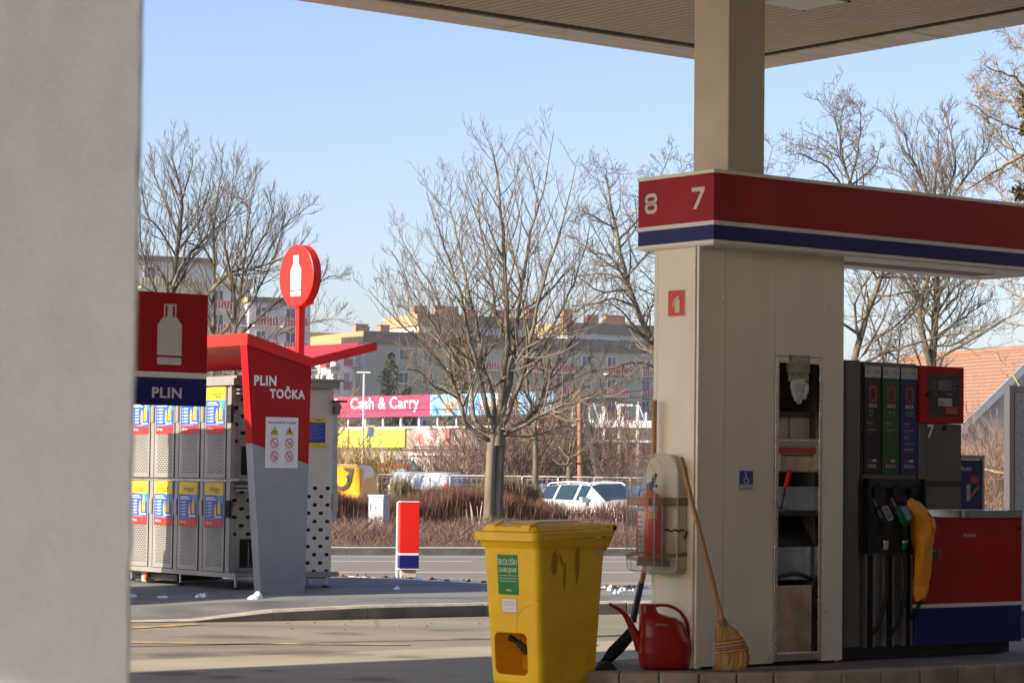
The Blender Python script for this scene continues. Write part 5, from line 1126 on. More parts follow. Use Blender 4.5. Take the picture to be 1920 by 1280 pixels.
c = pt(1215, 905, 82); vehicle('parked_car', 'dark blue car roof right behind the white estate car', 'car', Vector((c.x + 1.6, 82, -.36)), 120, wagon(), mk('car_blue_paint', (.03, .08, .2), .25, coat=.4), 1.75, (-1.38, 1.35), .32)
# unseen box van added behind the plaster wall to shade the gas rack
dv = vehicle('shadow_van', 'tall white delivery van hidden behind the plaster wall', 'van', G(22.2, 11.3 - 2.75, ZP), math.degrees(math.atan2(BV.x, BV.y)), [(-2.75, .4, 1.3, 2.52, .98, 'p'), (-2.7, .3, 1.3, 2.56, 1.02, 'p'), (2.55, .3, 1.3, 2.56, 1.02, 'p'), (2.75, .4, 1.3, 2.5, 1.0, 'p')], CWH, 2.2, (-1.8, 1.7), .34)

# ================================================================== buildings far behind
GRW = mk('wall_sage_render', (.33, .34, .27), .85, var=.04, vs_=.3); WHW = mk('wall_white_render', (.48, .485, .49), .85, var=.05, vs_=.3); CRW = mk('wall_cream_render', (.60, .54, .38), .85, var=.04, vs_=.3)
OCH = mk('attic_sheet_lit', (.34, .26, .12), .6, var=.08, vs_=1, stretch=(8, 8, .2)); DKB = mk('attic_sheet_shaded', (.12, .10, .08), .6, var=.1, vs_=1); BRK = mk('chimney_brick', (.48, .2, .12), .85, var=.2, vs_=2)  # lit tone and shaded tone of one attic sheet
BALR = mk('balcony_red', (.38, .05, .05), .6); BALY = mk('balcony_olive', (.4, .36, .16), .6); BALW = mk('balcony_white', (.62, .6, .6), .7); WGL = mk('far_window_glass', (.05, .07, .11), .15); WFR = mk('far_window_frame', (.6, .6, .6), .6); SHUT = mk('rust_red_wall', (.3, .05, .04), .8)
def block(label, px, ytop, D, azr, Lr, Ll, base=-1.0, wallr=WHW, walll=WHW, plain=0.0, bal=BALR, bandr=DKB, bandl=OCH, band=1.5, fl=2.8, name='apartment_building', skipr=False, pitchx=3.6, chim=()):
    top = pt(px, ytop, D); t = thing(name, label, 'building', (top.x, top.y, base), R(90 - azr)); H = top.z - base
    # local x along right face (az azr), local y = away to the left-behind
    m = MB(); m.box(0.05, Lr, .05, Ll, 0, H - band, wallr); m.build('wall', t)
    m = MB(); m.box(.06, Lr - .05, .0, .045, 0, H - band, wallr); m.box(0, .045, .046, Ll, 0, H - band, walll); m.build('facade', t)
    m = MB(); m.box(-.3, Lr + .3, -.3, -.02, H - band, H, bandr); m.box(-.3, -.02, -.018, Ll + .3, H - band, H, bandl); m.box(-.018, Lr + .3, -.018, Ll + .3, H - band + .001, H - .1, bandr); m.build('roof_band', t)
    nf = int((H - band) / fl)
    for k in range(nf):
        z = H - band - (k + 1) * fl + .9
        if z < .3: break
        if plain:
            for x in (plain * .42, plain * .72):
                m = MB(); m.box(x, x + 1.4, -.05, -.004, z, z + 1.4, WFR); m.box(x + .1, x + .66, -.06, -.051, z + .1, z + 1.3, WGL); m.box(x + .74, x + 1.3, -.06, -.051, z + .1, z + 1.3, WGL); m.build('window', t)
        x = plain + .8; i = 0
        while x < Lr - 2.5:
            m = MB(); m.box(x, x + 1.3, -.05, -.004, z, z + 1.4, WFR); m.box(x + .1, x + .6, -.06, -.051, z + .1, z + 1.3, WGL); m.box(x + .7, x + 1.2, -.06, -.051, z + .1, z + 1.3, WGL); m.build('window', t)
            if i % 3 != 2:
                m = MB(); m.box(x - .6, x + 2.4, -1.3, -.07, z - .95, z - .8, BALW); m.box(x - .6, x + 2.4, -1.34, -1.3, z - .8, z + .1, bal)
                for q in range(9): m.box(x - .6 + q * .36, x - .54 + q * .36, -1.37, -1.342, z - .8, z + .12, BALW)
                m.build('balcony', t)
            x += pitchx; i += 1
        y = 1.5; i = 0
        while y < Ll - 2:
            m = MB(); m.box(-.05, -.004, y, y + 1.3, z, z + 1.3, WGL); m.build('window', t)
            if i % 2 == 0: m = MB(); m.box(-1.2, -.07, y - .6, y + 2.2, z - .9, z - .75, BALW); m.box(-1.24, -1.2, y - .6, y + 2.2, z - .75, z + .1, bal); m.build('balcony', t)
            y += pitchx; i += 1
    for (cx, cy, cw, ch) in chim:
        m = MB(); m.box(cx, cx + cw, cy, cy + 1.0, H - .1, H + ch, BRK); c_ = m.build('chimney', t); m = MB(); m.box(cx - .1, cx + cw + .1, cy - .1, cy + 1.1, H + ch + .001, H + ch + .12, GALV); m.box(cx + cw * .3, cx + cw * .3 + .5, cy + .3, cy + .7, H + ch + .4, H + ch + .46, GALV)
        for q in (0, .45): m.box(cx + cw * .3 + q, cx + cw * .3 + q + .04, cy + .45, cy + .5, H + ch + .12, H + ch + .4, GALV)
        m.build('chimney_cap', c_)
    return t
block('sage green gable and white apartment block with red balconies behind the main tree', 685, 620, 300, 64, 38, 22, wallr=GRW, walll=WHW, plain=10.5, chim=((0, 3, 1.6, .9), (1.2, 5, 1.4, .7), (2.6, 1.5, 1.2, .8)))
block('taller apartment block with ochre attic and cream side wall right behind the sage gable', 786, 588, 325, 64, 16, 11, wallr=WHW, walll=CRW, chim=((0.2, 2, 1.8, 1.1), (3.5, 2, 3, 1.2), (8, 2, 1.4, .9), (12, 2, 1.6, 1)))
block('apartment block with ochre attic and tall brick chimneys right of the main tree crown', 1064, 604, 340, 64, 22, 12, wallr=WHW, walll=WHW, chim=((-4.5, 3, 1.4, 1.8), (0.4, 2, 1.4, 1.9), (4, 2, 1.8, 1.2), (7, 2, 3, 1.3)))
block('pale apartment block with olive balconies behind the left bare trees', 255, 478, 250, 66, 8.2, 14, wallr=WHW, bal=BALY, band=.5, pitchx=3.2)
block('grey apartment block with cream top edge behind the left bare trees', 388, 520, 290, 66, 5.2, 10, wallr=WHW, bal=BALR, band=.9, bandl=CRW, bandr=CRW)
block('grey apartment block with red balconies between the red kiosk roof and the disc sign', 468, 556, 290, 66, 7.5, 10, wallr=WHW, bal=BALR, band=.6)
block('brown topped apartment wing behind the disc sign pole', 556, 622, 315, 70, 8.4, 12, wallr=WHW, bal=BALR, bandr=OCH)
# supermarket with banners
sm = thing('supermarket', 'supermarket with red Cash & Carry banner and yellow banners on its steel roof frame', 'building', (-4.06, 150.6, -.4), PHI + R(90))
# local x = A (away left), local y = -B (towards camera left is +y? rot 90: y' = -B)
MAG = mk('banner_magenta', (.80, .035, .10), .5); BBL = mk('banner_blue', (.12, .3, .6), .5, c2=(.2, .42, .7), vs_=.8); BYL = mk('banner_yellow', (.85, .72, .06), .5); SMW = mk('shop_front_rusty', (.25, .21, .18), .8, var=.25, vs_=.6)
zo = .4
f = Fr((10.4, 1.0, 0), (-1, 0, 0), (0, 0, 1), .02)
m = MB(); m.box(-.0, 10.4, .9, 1.0, 4.6 + zo, 5.86 + zo, MAG); m.dtext(f, 'Cash & Carry', 10.4 - 8.45, 4.85 + zo, 7.35, .95, LETTER, 1, .012); m.dpoly(f, [(.1, 4.95 + zo), (.25, 5.0 + zo), (.28, 5.35 + zo), (.45, 5.05 + zo), (.62, 5.45 + zo), (.5, 5.75 + zo), (.15, 5.8 + zo)], LETTER, 1); m.build('red_banner', sm)
m = MB(); m.box(-12, -.002, .9, 1.0, 4.6 + zo, 5.86 + zo, BBL); f2 = Fr((0, 1.0, 0), (-1, 0, 0), (0, 0, 1), .02)
COW = mk('banner_pale_shape', (.6, .52, .46), .6, c2=(.3, .2, .16), vs_=1.6)
rr_ = random.Random(4)
for cx, cy, w_, h_ in ((1.9, 5.15, .7, .45), (2.9, 5.35, .8, .4), (1.5, 4.85, .2, .25), (3.2, 4.95, .25, .3), (5.6, 5.2, .8, .5), (6.6, 5.3, .7, .4), (8.2, 5.2, .7, .45)): m.dpoly(f2, [(cx + w_ * math.cos(t) * rr_.uniform(.8, 1.1), cy + zo + h_ * math.sin(t) * rr_.uniform(.75, 1.1)) for t in [2 * math.pi * k / 12 for k in range(12)]], COW, 1)
m.build('blue_banner', sm)
m = MB(); m.box(-28, 26, -9, .4, 0, 3.0, SMW); m.box(-28, 26, .4, .55, 3.0 + zo - .4, 4.0 + zo, SMW); m.build('wall', sm)
m = MB(); x = -27
while x < 25:
    m.box(x, x + .12, .6, .7, 3.9 + zo, 4.6 + zo, WFR); m.tube([(x + .1, .65, 4.0 + zo), (x + 2.2, -.6, 4.0 + zo + 1.2)], .05, mk('strut_blue_grey', (.25, .3, .42), .5), 6); x += 1.9
m.box(-28, 26, .58, .72, 3.86 + zo, 3.98 + zo, WFR); m.build('roof_frame', sm)
m = MB(); m.box(3.05, 9.0, .6, .7, 2.72 + zo, 3.84 + zo, BYL); m.box(9.2, 13, .6, .7, 2.72 + zo, 3.84 + zo, BYL); f3 = Fr((9.0, .7, 0), (-1, 0, 0), (0, 0, 1), .02); m.dtext(f3, 'TVO', 3.0, 3.35 + zo, .85, .3, BALR, 1, .02); m.dtext(f3, 'OC', 3.15, 2.85 + zo, .7, .32, BALR, 1, .02); m.build('yellow_banner', sm)
m = MB(); m.box(-1.5, 2.2, .6, .66, 2.8 + zo, 3.84 + zo, mk('faded_poster', (.55, .5, .5), .7, c2=(.45, .12, .1), vs_=1.2)); m.build('faded_banner', sm)
for x in (-24, -19, -14, -9, -4, 1, 6, 11):
    m = MB(); m.box(x, x + 3.6, .4, .46, .3, 2.4, GLASSD); m.build('window', sm)
# low white hall and teal tarp in front of it
hl = thing('storage_hall', 'low white walled hall with snowy roof edge among the brown shrubs', 'building', pt(820, 880, 120).xy.to_3d() + Vector((0, 0, -.4)), R(-12)); m = MB(); m.box(-1.3, 1.5, 0, 6, 0, 2.45, mk('hall_wall', (.6, .57, .5), .8, var=.2, vs_=.7)); m.box(1.502, 3.4, .3, 6, 0, 2.2, mk('hall_wall_blue', (.3, .33, .4), .8)); m.build('wall', hl); m = MB(); m.box(-1.4, 1.6, -.1, 6.1, 2.451, 2.56, SNOW); m.build('roof', hl)
m = MB(); m.loft(blob((0, 0, .9), .8, .8, .9, None, 5, 12), mk('teal_tarp', (.05, .5, .48), .5)); m.box(-.8, .8, -.5, .5, 0, .9, MATS['teal_tarp']); solo(m, 'tarp_cover', 'turquoise covered heap beside the low white hall', 'tarp', loc=pt(768, 880, 116).xy.to_3d() + Vector((0, 0, -.1)))
m = MB(); m.box(-.75, .75, -.03, .03, 1.5, 1.75, BALR); m.box(-.72, -.66, -.02, .02, 0, 1.5, GALV); m.box(.66, .72, -.02, .02, 0, 1.5, GALV); m.box(-.6, .7, -.03, .03, 1.0, 1.15, YELLOW); solo(m, 'shop_sign', 'low red and yellow sign boards beyond the wire fence', 'sign', loc=pt(742, 880, 112).xy.to_3d() + Vector((0, 0, -.1)))
m = MB(); m.box(-.2, .2, -.03, .03, 3.1, 3.95, mk('sign_olive', (.5, .5, .15), .6)); m.box(-.12, .12, -.045, -.031, 3.4, 3.85, mk('sign_mid_blue', (.05, .15, .4), .5)); m.box(-.04, .04, -.02, .04, 0, 3.1, GALV); solo(m, 'post_sign', 'small olive and blue sign on a post in front of the yellow banner', 'sign', loc=pt(694, 880, 125).xy.to_3d() + Vector((0, 0, -.4)))
# white steel frame right of the main tree
sf = thing('steel_frame', 'white steel post and beam frame in front of a dark glazed hall', 'frame', (0, 0, 0))
def zat(px, y, D): return pt(px, y, D).z
m = MB(); WS = mk('white_steel', (.66, .64, .62), .5)
for px, yt in ((1131, 762), (1160, 758), (1195, 758), (1071, 762), (1102, 762)):
    q = pt(px, 850, 112); m.box(q.x - .07, q.x + .07, 112, 112.14, -.4, zat(px, yt, 112), WS)
def beam(m, p0, p1, y, D, h=.1): a, c_ = pt(p0, y, D), pt(p1, y, D); m.box(a.x, c_.x, D - .1, D - .01, a.z - h, a.z + h, WS)
beam(m, 1058, 1300, 793, 112, .16); beam(m, 1160, 1186, 759, 112, .05); beam(m, 1110, 1300, 826, 112, .05); m.build('posts', sf)
m = MB(); a, c_ = pt(1100, 800, 116), pt(1420, 800, 116); m.box(a.x, c_.x, 116, 122, -.4, zat(1200, 796, 116), mk('hall_dark_wall', (.12, .1, .085), .6)); m.build('hall_wall', sf)
for k in range(5):
    m = MB(); a = pt(1125 + k * 26, 820, 116); m.box(a.x, a.x + .55, 115.95, 115.99, zat(1200, 848, 116), zat(1200, 830, 116), GLASSD); m.build('window', sf)
# poles, lamp, wires
POLE = mk('pole_wood', (.25, .13, .07), .85, var=.15, vs_=3)
m = MB(); m.tube([pt(1088, 985, 84), pt(1088, 905, 84), pt(1087, 752, 84)], [.10, .095, .08], POLE, 10); solo(m, 'utility_pole', 'brown upright wooden utility pole behind the white car', 'pole')
m = MB(); m.tube([pt(1133, 985, 84.5), pt(1122, 900, 84.4), pt(1093, 752, 84.1)], [.10, .09, .07], mk('pole_pale_wood', (.36, .27, .19), .85), 10); solo(m, 'brace_pole', 'paler slanting wooden pole bracing the brown utility pole', 'pole')
m = MB(); q = pt(680, 880, 118); zt_ = pt(680, 699, 118).z; m.tube([(q.x, 118, -.4), (q.x, 118, zt_)], [.07, .045], WS, 8); m.box(q.x - .35, q.x + .3, 117.9, 118.1, zt_, zt_ + .06, WS); solo(m, 'street_lamp', 'thin pale street lamp mast crossing the red banner', 'street lamp')
for k, (p0_, p1_, p2_, D) in enumerate(((((560, 764), (900, 768), (1240, 741), 100)), ((560, 774), (900, 764), (1240, 728), 100), ((1090, 745), (1160, 752), (1240, 763), 84))):
    m = MB(); P_ = [pt(*p0_, D), pt((p0_[0] + p1_[0]) / 2, (p0_[1] + p1_[1]) / 2 + 1.5, D), pt(*p1_, D), pt(*p2_, D), pt(p2_[0] + 300, p2_[1] - 12, D)]; m.tube(P_, .012, SBLACK, 4); solo(m, 'overhead_wire', ['upper thin wire crossing the red banner', 'lower thin wire crossing the red banner', 'short cable running right from the wooden pole'][k], 'wire')
# wire fence
fn = thing('wire_fence', 'white wire fence with posts behind the brown hedge', 'fence', (0, 0, 0)); m = MB()
x0, x1 = pt(640, 900, 80).x, pt(1400, 900, 80).x; zf = zat(900, 890.5, 80)
x = x0
while x < x1: m.box(x - .02, x + .02, 80, 80.04, -.4, zf, WS); x += 1.15
m.box(x0, x1, 80.0, 80.03, zf - .03, zf, WS); m.build('posts', fn)
m = MB(); 
for k in range(8): m.box(x0, x1, 80.05, 80.056, -.3 + k * .2, -.294 + k * .2, WS)
x = x0
while x < x1: m.box(x, x + .005, 80.045, 80.05, -.35, zf - .02, WS); x += .16
m.build('mesh_wires', fn)
# house with orange tiled roof
hs_ = thing('tiled_house', 'white gabled house with orange tiled roof and grey verge at the right', 'house', (0, 0, -.5), 0)
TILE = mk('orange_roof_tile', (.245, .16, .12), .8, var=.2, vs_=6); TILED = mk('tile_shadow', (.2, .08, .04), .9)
hd_ = Vector((-.33, .944, 0)); hr = Vector((.944, .33, 0)); ap = pt(1950, 652, 118); ap = Vector((ap.x, ap.y, ap.z + .5)); ez = pt(1790, 812, 118).z + .5; hw = 4.6; rlen = 13.5
def HP(r_, d, z): return Vector((ap.x, ap.y, 0)) + hr * r_ + hd_ * d + Vector((0, 0, z))
m = MB(); m.add([HP(-hw + .35, 0, 0), HP(hw - .35, 0, 0), HP(hw - .35, 0, ez), HP(0, 0, ap.z - .25), HP(-hw + .35, 0, ez)], [(0, 1, 2, 3, 4)], mk('house_white_render', (.42, .40, .37), .85, var=.2, vs_=1)); m.add([HP(-hw + .35, 0, 0), HP(-hw + .35, 0, ez), HP(-hw + .35, rlen, ez), HP(-hw + .35, rlen, 0)], [(0, 1, 2, 3)], MATS['house_white_render']); m.build('wall', hs_)
m = MB(); N_ = 22
for side in (-1, 1):
    for k in range(N_):
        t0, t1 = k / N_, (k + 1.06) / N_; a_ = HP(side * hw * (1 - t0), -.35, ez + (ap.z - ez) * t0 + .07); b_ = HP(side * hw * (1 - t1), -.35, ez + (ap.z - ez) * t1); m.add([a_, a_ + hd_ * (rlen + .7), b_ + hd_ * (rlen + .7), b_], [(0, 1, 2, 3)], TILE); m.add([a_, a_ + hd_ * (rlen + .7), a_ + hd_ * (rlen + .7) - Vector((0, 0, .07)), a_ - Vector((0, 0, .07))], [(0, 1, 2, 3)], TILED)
m.tube([HP(0, -.4, ap.z + .05), HP(0, rlen + .4, ap.z + .05)], .14, mk('ridge_tile', (.30, .13, .08), .8), 8); m.build('roof', hs_)
m = MB(); VG = mk('verge_grey', (.3, .33, .36), .6)
for side in (-1, 1):
    a_, b_ = HP(side * hw, -.36, ez - .06), HP(0, -.36, ap.z - .06); u = (b_ - a_).normalized(); m.obox((a_ + b_) / 2, u * ((b_ - a_).length / 2), hd_ * .03, u.cross(hd_) * .17, VG)
m.build('verge_board', hs_)
for (r_, z0_) in ((-1.1, 2.4), (1.3, 2.4), (-2.4, .8)):
    m = MB(); c_ = HP(r_, -.04, z0_); m.obox(c_ + Vector((0, 0, .5)), hr * .5, hd_ * .03, Vector((0, 0, .55)), mk('brown_window_frame', (.15, .09, .05), .6)); m.obox(c_ + Vector((0, 0, .5)) - hd_ * .03, hr * .38, hd_ * .02, Vector((0, 0, .43)), GLASSD); m.build('window', hs_)
# ================================================================== plants
BARK = mk('bark_grey_tan', (.19, .16, .115), .9, c2=(.095, .08, .055), vs_=5, bump=.5, bs=14, stretch=(1, 1, .25)); TWIG = mk('twig_brown', (.145, .112, .085), .9, var=.2, vs_=2)
BARKD = mk('bark_dark', (.15, .125, .09), .9, c2=(.065, .055, .04), vs_=6, bump=.6, bs=14, stretch=(1, 1, .3)); TWIGD = mk('twig_grey_brown', (.12, .097, .072), .9, var=.2, vs_=2)
BARKY = mk('bark_lichen', (.34, .27, .15), .9, c2=(.16, .12, .08), vs_=7, bump=.5, bs=15)
def fast_tube(b, P, r0, r1, sides, mi):
    n = len(P); o = len(b.v)
    for i in range(n):
        p = P[i]; q = P[i + 1] if i < n - 1 else P[i]; s = P[i - 1] if i else P[i]
        dx, dy, dz = q[0] - s[0], q[1] - s[1], q[2] - s[2]; L = math.sqrt(dx * dx + dy * dy + dz * dz) or 1; dx /= L; dy /= L; dz /= L
        if abs(dz) < .8: ux, uy, uz = -dy, dx, 0.0
        else: ux, uy, uz = 0.0, -dz, dy
        l = math.sqrt(ux * ux + uy * uy + uz * uz) or 1; ux /= l; uy /= l; uz /= l
        vx, vy, vz = dy * uz - dz * uy, dz * ux - dx * uz, dx * uy - dy * ux; r = r0 + (r1 - r0) * i / (n - 1)
        for j in range(sides):
            c, s_ = math.cos(6.2832 * j / sides) * r, math.sin(6.2832 * j / sides) * r
            b.v.append((p[0] + ux * c + vx * s_, p[1] + uy * c + vy * s_, p[2] + uz * c + vz * s_))
    for i in range(n - 1):
        for j in range(sides):
            a = o + i * sides + j; c = o + i * sides + (j + 1) % sides
            b.f.append((a, c, c + sides, a + sides)); b.m.append(mi); b.sm.append(sides > 4)
def catmull(P, k=3):
    out = []
    for i in range(len(P) - 1):
        a, b_, c, d = P[max(i - 1, 0)], P[i], P[i + 1], P[min(i + 2, len(P) - 1)]
        for s in range(k):
            t = s / k; out.append(.5 * ((2 * b_) + (c - a) * t + (2 * a - 5 * b_ + 4 * c - d) * t * t + (3 * b_ - a - 3 * c + d) * t ** 3))
    return out + [P[-1]]
class Tree:
    cap = 2.2; cnt = (11, 7, 5, 4)
    def __init__(s, seed, bark, twig, trop=.5, ang=(30, 55), dens=1.0, rt=.0035, twist=.12, maxl=3, ratio=(.35, .6), flat=.8):
        s.r = random.Random(seed); s.big, s.small = MB(), MB(); s.bi, s.ti = s.big.mi(bark), s.small.mi(twig); s.small.mi(twig); s.trop, s.ang, s.dens, s.rt, s.tw, s.maxl, s.ratio, s.flat = trop, ang, dens, rt, twist, maxl, ratio, flat
    def put(s, P, r0, r1, lvl):
        if r0 > .018: fast_tube(s.big, P, r0, r1, 7 if r0 > .05 else 5, s.bi)
        else: fast_tube(s.small, P, r0, r1, 3, s.ti)
    def limb(s, P, r0, r1, lvl=0, first=.2):
        P = [Vector(p) for p in P]; s.put(P, r0, r1, lvl)
        if lvl >= s.maxl: return
        L = sum((P[i + 1] - P[i]).length for i in range(len(P) - 1)); n = max(2, int(s.dens * s.cnt[lvl] * (L ** .5) * (1.25 if lvl == 0 else 1)))
        for k in range(n):
            t = first + (1 - first) * (k + s.r.random()) / n; t = min(t, .985); x = t * (len(P) - 1); i = int(x); p = P[i].lerp(P[i + 1], x - i); d = (P[i + 1] - P[i]).normalized()
            rr_ = (r0 + (r1 - r0) * t)
            ln = L * s.r.uniform(*s.ratio) * (1 - .5 * t)
            if lvl == 0: ln = min(ln, s.cap * s.r.uniform(.45, 1.15)) * (1.15 - .8 * t)
            if ln < .12: ln = .12
            ax = d.orthogonal().normalized(); ax.rotate(Matrix.Rotation(s.r.uniform(0, 6.283), 3, d)); nd = d.copy(); nd.rotate(Matrix.Rotation(R(s.r.uniform(*s.ang)), 3, ax)); nd.y *= s.flat; nd.normalize()
            seg = 6 if lvl < 1 else (5 if lvl < 2 else 4); Q = [p.copy()]; cur = p.copy(); st = ln / seg; w = Vector((s.r.uniform(-1, 1), s.r.uniform(-1, 1), s.r.uniform(-.6, 1))) * s.tw
            for q in range(seg):
                nd = (nd + Vector((0, 0, s.trop / seg * 1.6)) + w * .6 + Vector((s.r.gauss(0, 1), s.r.gauss(0, 1), s.r.gauss(0, 1))) * s.tw * .7).normalized(); cur = cur + nd * st; Q.append(cur.copy())
            c0 = max(s.rt, min(rr_ * .55, ln * .013 + s.rt)); s.limb(Q, c0, s.rt * .8 if lvl > 0 else s.rt * 1.3, lvl + 1, .15)
    def build(s, name, label, loc=None, group=None, crown='crown'):
        t = thing(name, label, 'tree', (0, 0, 0), 0, group)
        s.big.build('trunk', t); s.small.build(crown, t); return t
def hand(T, px, D, dd, r0, r1, seed, first=.2, ext=True):
    r0 *= .62; r1 *= .5
    """a limb through photo points at depth D, drifting dd metres in depth"""
    n = len(px); P = [pt(x, y, D + dd * (i / (n - 1)) ** 1.3) for i, (x, y) in enumerate(px)]; P = catmull(P, 3)
    r_ = random.Random(seed); P = [p + Vector((r_.gauss(0, .012), r_.gauss(0, .03), r_.gauss(0, .012))) if 0 < i else p for i, p in enumerate(P)]; T.limb(P, r0, r1, 0, first)
# main tree beyond the road
D = 49.0; T = Tree(11, BARK, TWIG, trop=.55, ang=(34, 66), dens=1.0, rt=.0040, twist=.07, ratio=(.38, .66)); T.cnt = (8.5, 4.8, 3.6, 3); T.cap = 2.6
g0 = gz(49)
T.put(catmull([pt(912, 1018, D), pt(916, 970, D), pt(919, 900, D), pt(921, 850, D), pt(925, 812, D)], 3), .115, .095, 0); T.put(catmull([pt(930, 1018, D + .1), pt(933, 930, D + .1), pt(936, 860, D + .1), pt(939, 806, D + .1)], 3), .12, .105, 0)
T.put([pt(932, 835, D + .05), pt(933, 808, D + .05), pt(936, 792, D + .05)], .15, .11, 0)
L_ = [([(918, 825), (895, 812), (872, 790), (862, 750), (850, 715), (820, 672), (775, 628), (735, 592), (690, 540)], -1.6, .085), ([(924, 812), (895, 795), (885, 760), (882, 700), (862, 640), (832, 585), (805, 530), (765, 470), (748, 428)], 1.2, .09),
 ([(926, 808), (913, 765), (900, 700), (882, 640), (868, 570), (848, 500), (826, 440), (800, 360)], -.9, .1), ([(928, 805), (922, 740), (905, 680), (893, 600), (872, 520), (856, 440), (845, 380), (850, 330)], 1.6, .09), ([(934, 800), (942, 720), (950, 640), (948, 540), (945, 460), (938, 380), (928, 310), (920, 262)], -.4, .12),
 ([(938, 800), (955, 720), (966, 640), (975, 560), (985, 480), (1003, 410), (1022, 340), (1038, 250)], 1.3, .11), ([(942, 802), (962, 750), (984, 690), (1000, 610), (1020, 530), (1045, 450), (1065, 380), (1082, 300)], -1.4, .10), ([(946, 808), (975, 795), (1005, 770), (1022, 720), (1045, 680), (1085, 620), (1120, 580), (1165, 520)], .8, .09),
 ([(944, 815), (985, 795), (1030, 770), (1070, 757), (1110, 745), (1160, 715), (1200, 690)], -1.2, .08), ([(950, 640), (930, 590), (922, 520), (905, 450), (895, 380), (885, 320)], 1.5, .06), ([(984, 690), (1010, 650), (1050, 590), (1075, 530), (1100, 450), (1110, 400)], 1.0, .06), ([(862, 750), (840, 735), (815, 725), (790, 700), (760, 690), (735, 700)], -1.8, .045), ([(882, 700), (855, 680), (820, 640), (780, 600), (745, 560), (722, 500)], 1.8, .05), ([(940, 813), (970, 818), (1010, 816), (1045, 800), (1075, 800)], .6, .04),
 ([(925, 722), (950, 705), (985, 655), (1040, 620), (1090, 560), (1140, 470)], -1.7, .05), ([(862, 690), (845, 660), (800, 590), (770, 540), (735, 470)], -.6, .05)]
for k, (P_, dd, r_) in enumerate(L_): hand(T, P_, D, dd, r_, .010, k, .22)
T.build('bare_tree', 'large vase shaped bare tree in the middle with many upswept grey limbs')
# leaning tree right of it
D = 53; T = Tree(21, BARKD, TWIGD, trop=.2, ang=(40, 80), dens=1.05, rt=.0042, twist=.22, ratio=(.25, .55))
hand(T, [(1262, 1000), (1255, 850), (1240, 700), (1222, 640), (1192, 575), (1170, 500), (1153, 420), (1140, 350), (1138, 318)], D, .6, .17, .015, 1, .3)
for k, (P_, dd, r_) in enumerate([([(1192, 575), (1150, 560), (1110, 570), (1070, 575)], -1, .05), ([(1180, 540), (1150, 515), (1100, 515), (1060, 530)], 1, .045), ([(1170, 500), (1140, 480), (1100, 470), (1065, 440)], .8, .045), ([(1153, 430), (1120, 410), (1095, 400), (1070, 415)], -.6, .04), ([(1160, 450), (1190, 420), (1220, 370), (1240, 330), (1262, 270)], .9, .05), ([(1175, 520), (1200, 490), (1230, 450), (1262, 400), (1290, 330)], -.8, .05), ([(1222, 640), (1250, 560), (1280, 480), (1290, 400), (1275, 300)], 1.2, .07), ([(1235, 690), (1200, 680), (1150, 690), (1100, 700), (1050, 720)], -.9, .05), ([(1240, 720), (1290, 620), (1350, 500), (1420, 380), (1450, 270)], 1.5, .07), ([(1350, 500), (1400, 460), (1450, 400), (1480, 330)], -1.2, .04)]): hand(T, P_, D, dd, r_, .009, 40 + k, .15)
T.build('bare_tree', 'dark rough barked bare tree leaning left behind the cream column')
# two trees left
D = 56; T = Tree(31, BARKD, TWIGD, trop=.42, ang=(25, 48), dens=1.0, rt=.0036, twist=.07, ratio=(.35, .6)); T.cap = 1.9; T.cnt = (9.5, 6.2, 4.2, 3)
for k, (P_, dd, r_) in enumerate([([(285, 1000), (300, 800), (312, 600), (325, 520), (335, 440), (342, 370), (325, 310), (318, 270)], .5, .16), ([(318, 560), (345, 490), (385, 448), (420, 415), (460, 370), (480, 330)], 1.2, .07), ([(342, 370), (355, 330), (362, 270)], -.6, .05), ([(335, 440), (310, 380), (290, 330), (285, 290)], .8, .05), ([(312, 600), (290, 540), (268, 480), (262, 420), (264, 360)], -.8, .06), ([(330, 480), (300, 430), (275, 400), (262, 330)], -1.2, .045), ([(322, 540), (290, 500), (262, 488), (230, 480)], .8, .05), ([(330, 470), (365, 430), (385, 380), (400, 310)], -1.0, .05), ([(305, 650), (280, 600), (250, 560)], .5, .05)]): hand(T, P_, D, dd, r_, .009, 60 + k, .15)
T.build('bare_tree', 'leftmost twiggy bare tree right beside the plaster wall')
D = 59; T = Tree(41, BARKD, TWIGD, trop=.42, ang=(25, 48), dens=1.0, rt=.0036, twist=.07, ratio=(.35, .6)); T.cap = 1.9; T.cnt = (9.5, 6.2, 4.2, 3)
for k, (P_, dd, r_) in enumerate([([(395, 1000), (398, 800), (400, 640), (400, 560), (402, 480), (402, 420), (412, 340), (418, 300)], .5, .13), ([(440, 1000), (440, 800), (440, 600), (432, 520), (420, 440), (432, 380), (440, 310)], -.8, .11), ([(400, 640), (440, 590), (455, 520), (462, 450), (470, 380), (478, 330)], 1.2, .08), ([(385, 560), (430, 512), (490, 500), (540, 478), (580, 440)], -1.2, .085), ([(440, 620), (475, 560), (505, 500), (530, 430), (535, 385)], .8, .06), ([(440, 640), (480, 600), (530, 560), (580, 540), (620, 520), (640, 520)], 1.5, .06), ([(445, 680), (500, 640), (560, 610), (610, 600), (645, 600)], -.8, .05), ([(400, 500), (375, 440), (372, 380), (385, 310)], -1.2, .05), ([(455, 520), (490, 450), (510, 400), (505, 360)], -.8, .045), ([(470, 400), (440, 350), (448, 300)], .9, .04), ([(395, 620), (360, 560), (340, 520)], .5, .04), ([(490, 500), (520, 440), (560, 400), (585, 380)], .9, .04)]): hand(T, P_, D, dd, r_, .009, 80 + k, .15)
T.build('bare_tree', 'wide twiggy bare tree with a long slanting limb behind the kiosk roof')
